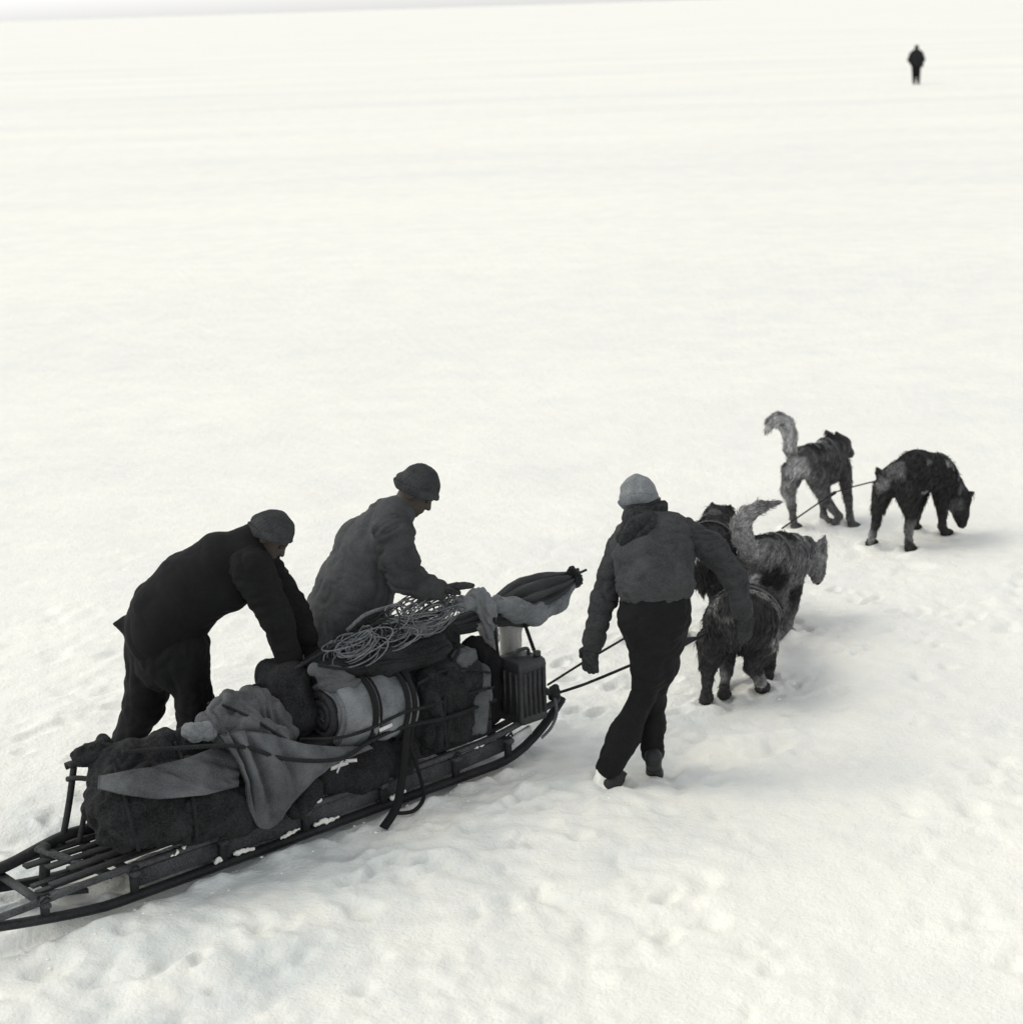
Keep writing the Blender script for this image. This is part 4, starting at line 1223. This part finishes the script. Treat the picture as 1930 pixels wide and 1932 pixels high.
    for (z, k) in ((0, .9), (.008, .98), (.02, 1), (.03, 1.015), (.04, 1), (hgt - .05, 1), (hgt - .04, 1.015), (hgt - .03, 1), (hgt - .012, .97), (hgt, .88)):
        for (a, b) in sec: V.append(fr(s0 + cxs + (a - cxs) * k, t0 + cts + (b - cts) * k, z0 + z))
    for i in range(9):
        F += [[i * ns + j, i * ns + (j + 1) % ns, (i + 1) * ns + (j + 1) % ns, (i + 1) * ns + j] for j in range(ns)]
    F += [list(range(ns))[::-1], [9 * ns + j for j in range(ns)]]
    mk('can_body', V, F, M['tin'], o)
    for k in range(5):
        a = s0 + .03 + k * (ds - .06) / 4
        mk('rib', *tube([fr(a, t0 - .002, z0 + .05), fr(a, t0 - .002, z0 + hgt - .06)], .011, 10), M['tin'], o)
    for k in range(4):
        b = t0 + .035 + k * (dt - .07) / 3
        mk('rib', *tube([fr(s0 - .002, b, z0 + .05), fr(s0 - .002, b, z0 + hgt - .06)], .009, 10), M['tin'], o)
    mk('can_handle', *tube(spline([fr(s0 + .06, t0 + .11, z0 + hgt - .01), fr(s0 + .07, t0 + .11, z0 + hgt + .035), fr(s0 + .15, t0 + .11, z0 + hgt + .035), fr(s0 + .16, t0 + .11, z0 + hgt - .01)], 14), .010, 8), M['tin'], o)
    mk('can_cap', *tube([fr(s0 + .17, t0 + .05, z0 + hgt - .006), fr(s0 + .17, t0 + .05, z0 + hgt + .028)], .022, 12), M['tin'], o)
    # wooden box edge below the tin, pale
    mk('grub_box', *beam(W(965, 1398, .0), W(1000, 1376, .0), .03, .05), M['label'], label='short pale board tucked under the ribbed tin', cat='board')
    # j. pale canister and cloth behind the tin
    c0, c1 = W(963, 1262, .30), W(963, 1168, .30)
    V, F = solid([cap(c0, c1, .066, .064)] + [cap(c1 - ZU * .03, c1 + ZU * .005, .070)], .008, .02)
    V = folds(V, F, ZU, .06, .006)
    mk('canister', V, F, M['white_canvas'], label='pale upright canister under the furled tent', cat='canister')
    V, F = solid(wchain([(905, 1180, .25, .03), (925, 1200, .22, .035), (928, 1245, .2, .02)], TH, 1.6), .008, .03)
    V = folds(V, F, ZU, .05, .008)
    mk('pale_cloth', V, F, M['white_canvas'], label='pale pointed cloth hanging beside the canister', cat='cloth')
    # k. furled tent on its poles
    p0, p1 = W(835, 1188, .30), W(1092, 1087, .24)
    d = nrm(p1 - p0); L = np.linalg.norm(p1 - p0)
    b1 = nrm(np.cross(d, ZU)); b2 = np.cross(b1, d)
    rp = [(0, .03), (.06, .045), (.2, .055), (.32, .06), (.42, .085), (.52, .115), (.62, .125), (.72, .112), (.82, .085), (.9, .06), (.945, .044), (.96, .05), (.985, .05), (1, .03)]
    xs = np.linspace(0, 1, 70)
    rs = np.interp(xs, [a for a, _ in rp], [b for _, b in rp])
    V = []
    nt_ = 80
    for x, r in zip(xs, rs):
        for j in range(nt_):
            th = j / nt_ * TAU
            fold_ = abs(math.sin(5.5 * th + 2.2 * x + .8 * math.sin(2 * th)))
            fold2 = abs(math.sin(9.5 * th - 3 * x))
            rr = r * (.70 + .40 * fold_ ** .7 + .08 * fold2)
            V.append(p0 + d * x * L - ZU * .03 * math.sin(math.pi * x) + rr * (b1 * math.cos(th) + b2 * math.sin(th)))
    F = [[i * nt_ + j, i * nt_ + (j + 1) % nt_, (i + 1) * nt_ + (j + 1) % nt_, (i + 1) * nt_ + j] for i in range(69) for j in range(nt_)]
    F += [list(range(nt_))[::-1], [69 * nt_ + j for j in range(nt_)]]
    V = np.array(V)
    V = V + (.006 * pn(V / .12))[:, None] * ZU
    o = mk('furled_tent', V, F, M['tent'], label='long furled tent sticking up at the front of the load', cat='tent')
    mk('pole', *tube([p1 - d * .3, W(1106, 1075, .235)], .008, 8), M['dark_wood'], o)
    mk('pole', *tube([p0 - d * .25, W(1091, 1074, .25)], .010, 8), M['dark_wood'], o)
    V, F = solid(wchain([(1078, 1078, .22, .03), (1090, 1096, .2, .026)]), .007, .02)
    V = rough(V, F, .03, .012)
    mk('end_binding', V, F, M['dark_canvas'], o)
    V, F = solid(wchain([(872, 1140, .22, .045), (905, 1128, .2, .05), (920, 1150, .16, .045), (928, 1195, .15, .03)]), .008, .04)
    V = folds(V, F, (.3, 0, -1), .05, .014)
    mk('binding_cloth', V, F, M['light_canvas'], o, label='pale cloth knotted round the tent')
    V, F = solid(wchain([(940, 1140, .2, .045), (975, 1152, .16, .062), (1010, 1158, .16, .058), (1050, 1140, .17, .045), (1078, 1110, .2, .02)]), .008, .04)
    V = folds(V, F, (1, 0, .3), .07, .014)
    mk('sleeve_cloth', V, F, M['light_canvas'], label='rolled pale cloth slung under the furled tent', cat='cloth')
    lashing('tie_cord', spline([W(988, 1172, .18), W(998, 1200, .16), W(1008, 1228, .13), W(1014, 1238, .12)], 10), .007, 'dark_rope', label='short dark cord from the furled tent down to the ribbed tin', cat='cord')
    lashing('tie_cord', spline([W(931, 1150, .12), W(935, 1195, .12), W(940, 1240, .14)], 10), .006, 'dark_rope', label='thin dark cord hanging in front of the pale canister', cat='cord')
    # n. dark tarpaulin under the ropes
    V, F = solid(wchain([(605, 1262, .25, .10), (680, 1240, .25, .11), (760, 1215, .25, .105), (840, 1202, .26, .09)]) + wchain([(620, 1275, .12, .07), (720, 1245, .12, .09), (820, 1225, .12, .09)]) + wchain([(700, 1195, .35, .07), (800, 1190, .35, .07)]), .011, .08)
    V = folds(V, F, SH, .12, .02)
    mk('tarpaulin', V, F, M['dark_canvas'], label='dark tarpaulin mound under the coils of rope', cat='tarpaulin')
    V, F = solid(wchain([(768, 1190, .10, .03), (798, 1186, .08, .036), (818, 1178, .10, .03)]), .008, .03)
    V = folds(V, F, SH + ZU * .3, .05, .014)
    mk('crumpled_cloth', V, F, M['canvas'], label='grey crumpled cloth caught between the coils of rope', cat='cloth')
    # l. ropes
    ax = nrm(ZU * .75 + np.array([.0, -.65, 0]))
    RG = 'coils of rope on the load'
    rope_coil(W(812, 1172, .12) + ZU * .03, ax, .135, 36, rng, jit=.045, label='larger loose coil of pale rope on top of the load below the outstretched hand', cat='rope', group=RG)
    rope_coil(W(672, 1234, .12) + ZU * .02, ax, .115, 28, rng, label='smaller coil of pale rope to the left of the larger coil', cat='rope', group=RG, jit=.035)
    rope_coil(W(700, 1215, .16) + ZU * .03, nrm(ZU * .8 + np.array([-.2, -.5, 0])), .12, 16, rng, mat='dark_rope', jit=.06, label='dark rope tangled in among the pale coils', cat='rope', group=RG)
    rope_coil(W(742, 1204, .14) + ZU * .03, nrm(ZU * .8 + np.array([.25, -.5, 0])), .10, 20, rng, jit=.05, label='tangled heap of pale rope between the smaller and the larger coil', cat='rope', group=RG)
    lp = []
    for k in range(4):
        cu, cv = ((765, 1152), (778, 1145), (752, 1158), (790, 1150))[k]
        ca = W(cu, cv, .18)
        aa = nrm([.25 * (k - 1.5), -1, .25])
        e1_ = nrm(np.cross(aa, ZU)); e2_ = np.cross(e1_, aa)
        lp.append(tube(np.array([ca + e1_ * (.05 + .012 * k) * math.cos(x) + e2_ * (.055 - .005 * k) * math.sin(x) + aa * .02 * math.sin(2 * x) for x in np.linspace(0, TAU, 26)]), .0058, 6))
    V, F = join(lp)
    mk('rope_loops', V, F, M['rope'], label='upstanding rope loops behind the larger coil', cat='rope', group=RG)
    lashing('loose_rope', spline([W(655, 1190, .2), W(690, 1160, .2), W(735, 1145, .2), W(755, 1140, .2)], 16), .007, 'rope', label='single strand of rope running along the top of the load behind the coils', cat='rope', group=RG)
    # m. ski stick
    o = mk('ski_stick', *tube([W(556, 1262, .2), W(640, 1213, .16), W(722, 1170, .14)], .010, 8), M['dark_wood'], label='dark stick lying aslant on top of the load beside the smaller coil', cat='stick')
    # o. straps and lashings
    mk('lashing_strap', *ribbon(spline([W(742, 1250, .1), W(766, 1272, .0), W(772, 1320, -.05), W(766, 1400, -.08), W(757, 1480, -.10), W(747, 1525, -.16), W(724, 1562, -.24)], 40), SH, .045, .009), M['strap'], label='wide black strap hanging down the near side of the load', cat='strap')
    mk('strap_loop', *tube(spline([W(770, 1400, -.075), W(785, 1440, -.08), W(799, 1490, -.09), W(797, 1512, -.15), W(780, 1530, -.175), W(752, 1534, -.175), W(742, 1526, -.15)], 40), .011, 8), M['strap'], label='black strap loop hanging beside the wide hanging strap', cat='strap')
    mk('lashing_strap', *ribbon(spline([W(752, 1262, .05), W(780, 1300, -.045), W(778, 1380, -.075), W(770, 1430, -.075)], 24), SH, .022, .008), M['strap'], label='narrow black strap between bedding roll and dark sack', cat='strap')
    LP.append(cap(e0, e1, R, R))
    lashing('side_rope', spline([W(232, 1420, .05), W(330, 1412, -.03), W(450, 1408, -.12), W(540, 1432, -.15), W(640, 1432, -.13), W(700, 1398, -.08), W(760, 1372, -.075), W(850, 1352, -.08), W(935, 1320, -.05)], 60), .007, 'dark_rope', label='dark lashing rope drawn along the whole near side of the load', cat='rope')
    LG = 'lashing cords over the load'
    for k, (uv, r_, lab) in enumerate((
            (((842, 1408), (838, 1350), (842, 1290), (852, 1255), (868, 1222)), .0055, 'dark lashing cord running up the middle of the large dark sack'),
            (((790, 1290), (830, 1268), (880, 1262), (925, 1270)), .005, 'dark lashing cord across the shoulders of the dark sacks'),
            (((566, 1395), (640, 1392), (700, 1375), (760, 1345), (800, 1335), (880, 1310), (932, 1296)), .0055, 'dark lashing cord drawn across the bedding roll and sacks'),
            (((215, 1440), (235, 1500), (250, 1560), (262, 1604)), .006, 'dark lashing cord down the rear end of the black bag'),
            (((330, 1400), (352, 1450), (366, 1510), (372, 1590)), .006, 'dark lashing cord round the middle of the black bag'),
            (((420, 1330), (470, 1352), (540, 1395), (592, 1420)), .005, 'dark lashing cord over the top of the hanging grey garment'),
            (((600, 1255), (660, 1262), (720, 1250), (800, 1240), (850, 1218)), .005, 'dark lashing cord along the edge of the tarpaulin'))):
        lashing('cord', lay(uv, .016), r_, 'dark_rope', label=lab, cat='cord', group=LG)
    lashing('far_rope', spline([W(395, 1330, .25), W(445, 1312, .28), W(480, 1296, .34), W(500, 1290, .38)], 20), .009, 'dark_rope', label='dark rope end leading up to the black rucksack', cat='rope')
    lashing('front_cord', spline([W(1046, 1312, -.03), W(1050, 1345, -.05), W(1040, 1372, -.06), W(1022, 1392, -.05)], 14), .006, 'rope', label='pale cord end hanging from the upturned front of the sled', cat='cord')
    # sticks pushed in at the rear
    SG = 'dark sticks at the rear'
    mk('stick', *tube([W(132, 1446, .3), W(205, 1392, .28)], .017, 8), M['dark_wood'], label='short dark stick pointing up behind the rear handle', cat='stick', group=SG)
    V, F = solid(wchain([(158, 1428, .28, .055), (185, 1420, .25, .06)]) + wchain([(195, 1398, .3, .035), (206, 1410, .28, .035)]), .008, .04)
    V = folds(V, F, SH, .05, .012)
    mk('tied_bundle', V, F, M['dark_canvas'], label='black tied bundle on top of the rear handle frame', cat='bundle')
    mk('stick', *tube([W(155, 1602, .3), W(260, 1552, .25)], .012, 8), M['dark_wood'], label='thin dark stick poking out below the rear bag', cat='stick', group=SG)

# ------------------------------------------------------------------ traces and small things
def traces():
    TG = 'traces between sled and dogs'
    yC, yE = 12.0, 10.86
    a = W(1033, 1292, .42)
    lashing('trace_rope', spline([a, P(1100, 1250, 10.6), P(1170, 1209, 11.0), P(1300, 1130, 11.7)], 60), .0048, 'dark_rope', label='upper dark trace rope from the sled front to the black shaggy dog', cat='rope', group=TG)
    b = W(1048, 1309, .02)
    sw0, sw1 = P(1262, 1226, 10.62), P(1318, 1203, 10.75)
    lashing('trace_rope', spline([b, P(1110, 1288, 9.75), P(1190, 1255, 10.2), sw0], 60), .0052, 'dark_rope', label='lower dark trace rope from the sled front past the hanging hand', cat='rope', group=TG)
    mk('swingletree', *tube(spline([P(1262, 1226, 10.62), P(1282, 1214, 10.66), P(1300, 1208, 10.7), sw1], 12), [.03] * 2 + [.032] * 3 + list(np.linspace(.03, .006, 7)), 10), M['dark_wood'], label='dark tapered draw bar behind the legs of the walking man', cat='draw bar')
    lashing('trace_rope', spline([sw1, P(1332, 1196, 10.8), P(1350, 1184, 10.84)], 16), .005, 'dark_rope', label='short dark trace from the draw bar to the nearest dog', cat='rope', group=TG)
    lashing('trace_rope', spline([P(1475, 997, 12.6), P(1525, 962, 13.6), P(1556, 941, 14.2), P(1572, 930, 14.3), P(1610, 918, 14.25), P(1662, 905, 14.05)], 60), .0038, 'dark_rope', label='thin lead trace rope running up to the two front dogs', cat='rope', group=TG)
    mk('trace_toggle', *tube([P(1561, 938, 14.25), P(1575, 929, 14.3)], .014, 8), M['dark_wood'], label='dark toggle on the lead trace between the front dogs', cat='toggle')
    V, F = solid([cap(P(1046, 1300, 9.9), W(1050, 1312, .0), .025, .02), cap(W(1048, 1309, .0), W(1040, 1316, .03), .02)], .006, .02)
    mk('knot', rough(V, F, .03, .01), F, M['dark_rope'], label='dark rope knot on the tip of the sled front', cat='knot')

man_dark()
man_anorak()
man_sweater()
man_far()
dogs()
sled()
load()
traces()
build_ground()
snow_clods()
for o in COL.objects:
    if '_w' in o: del o['_w']
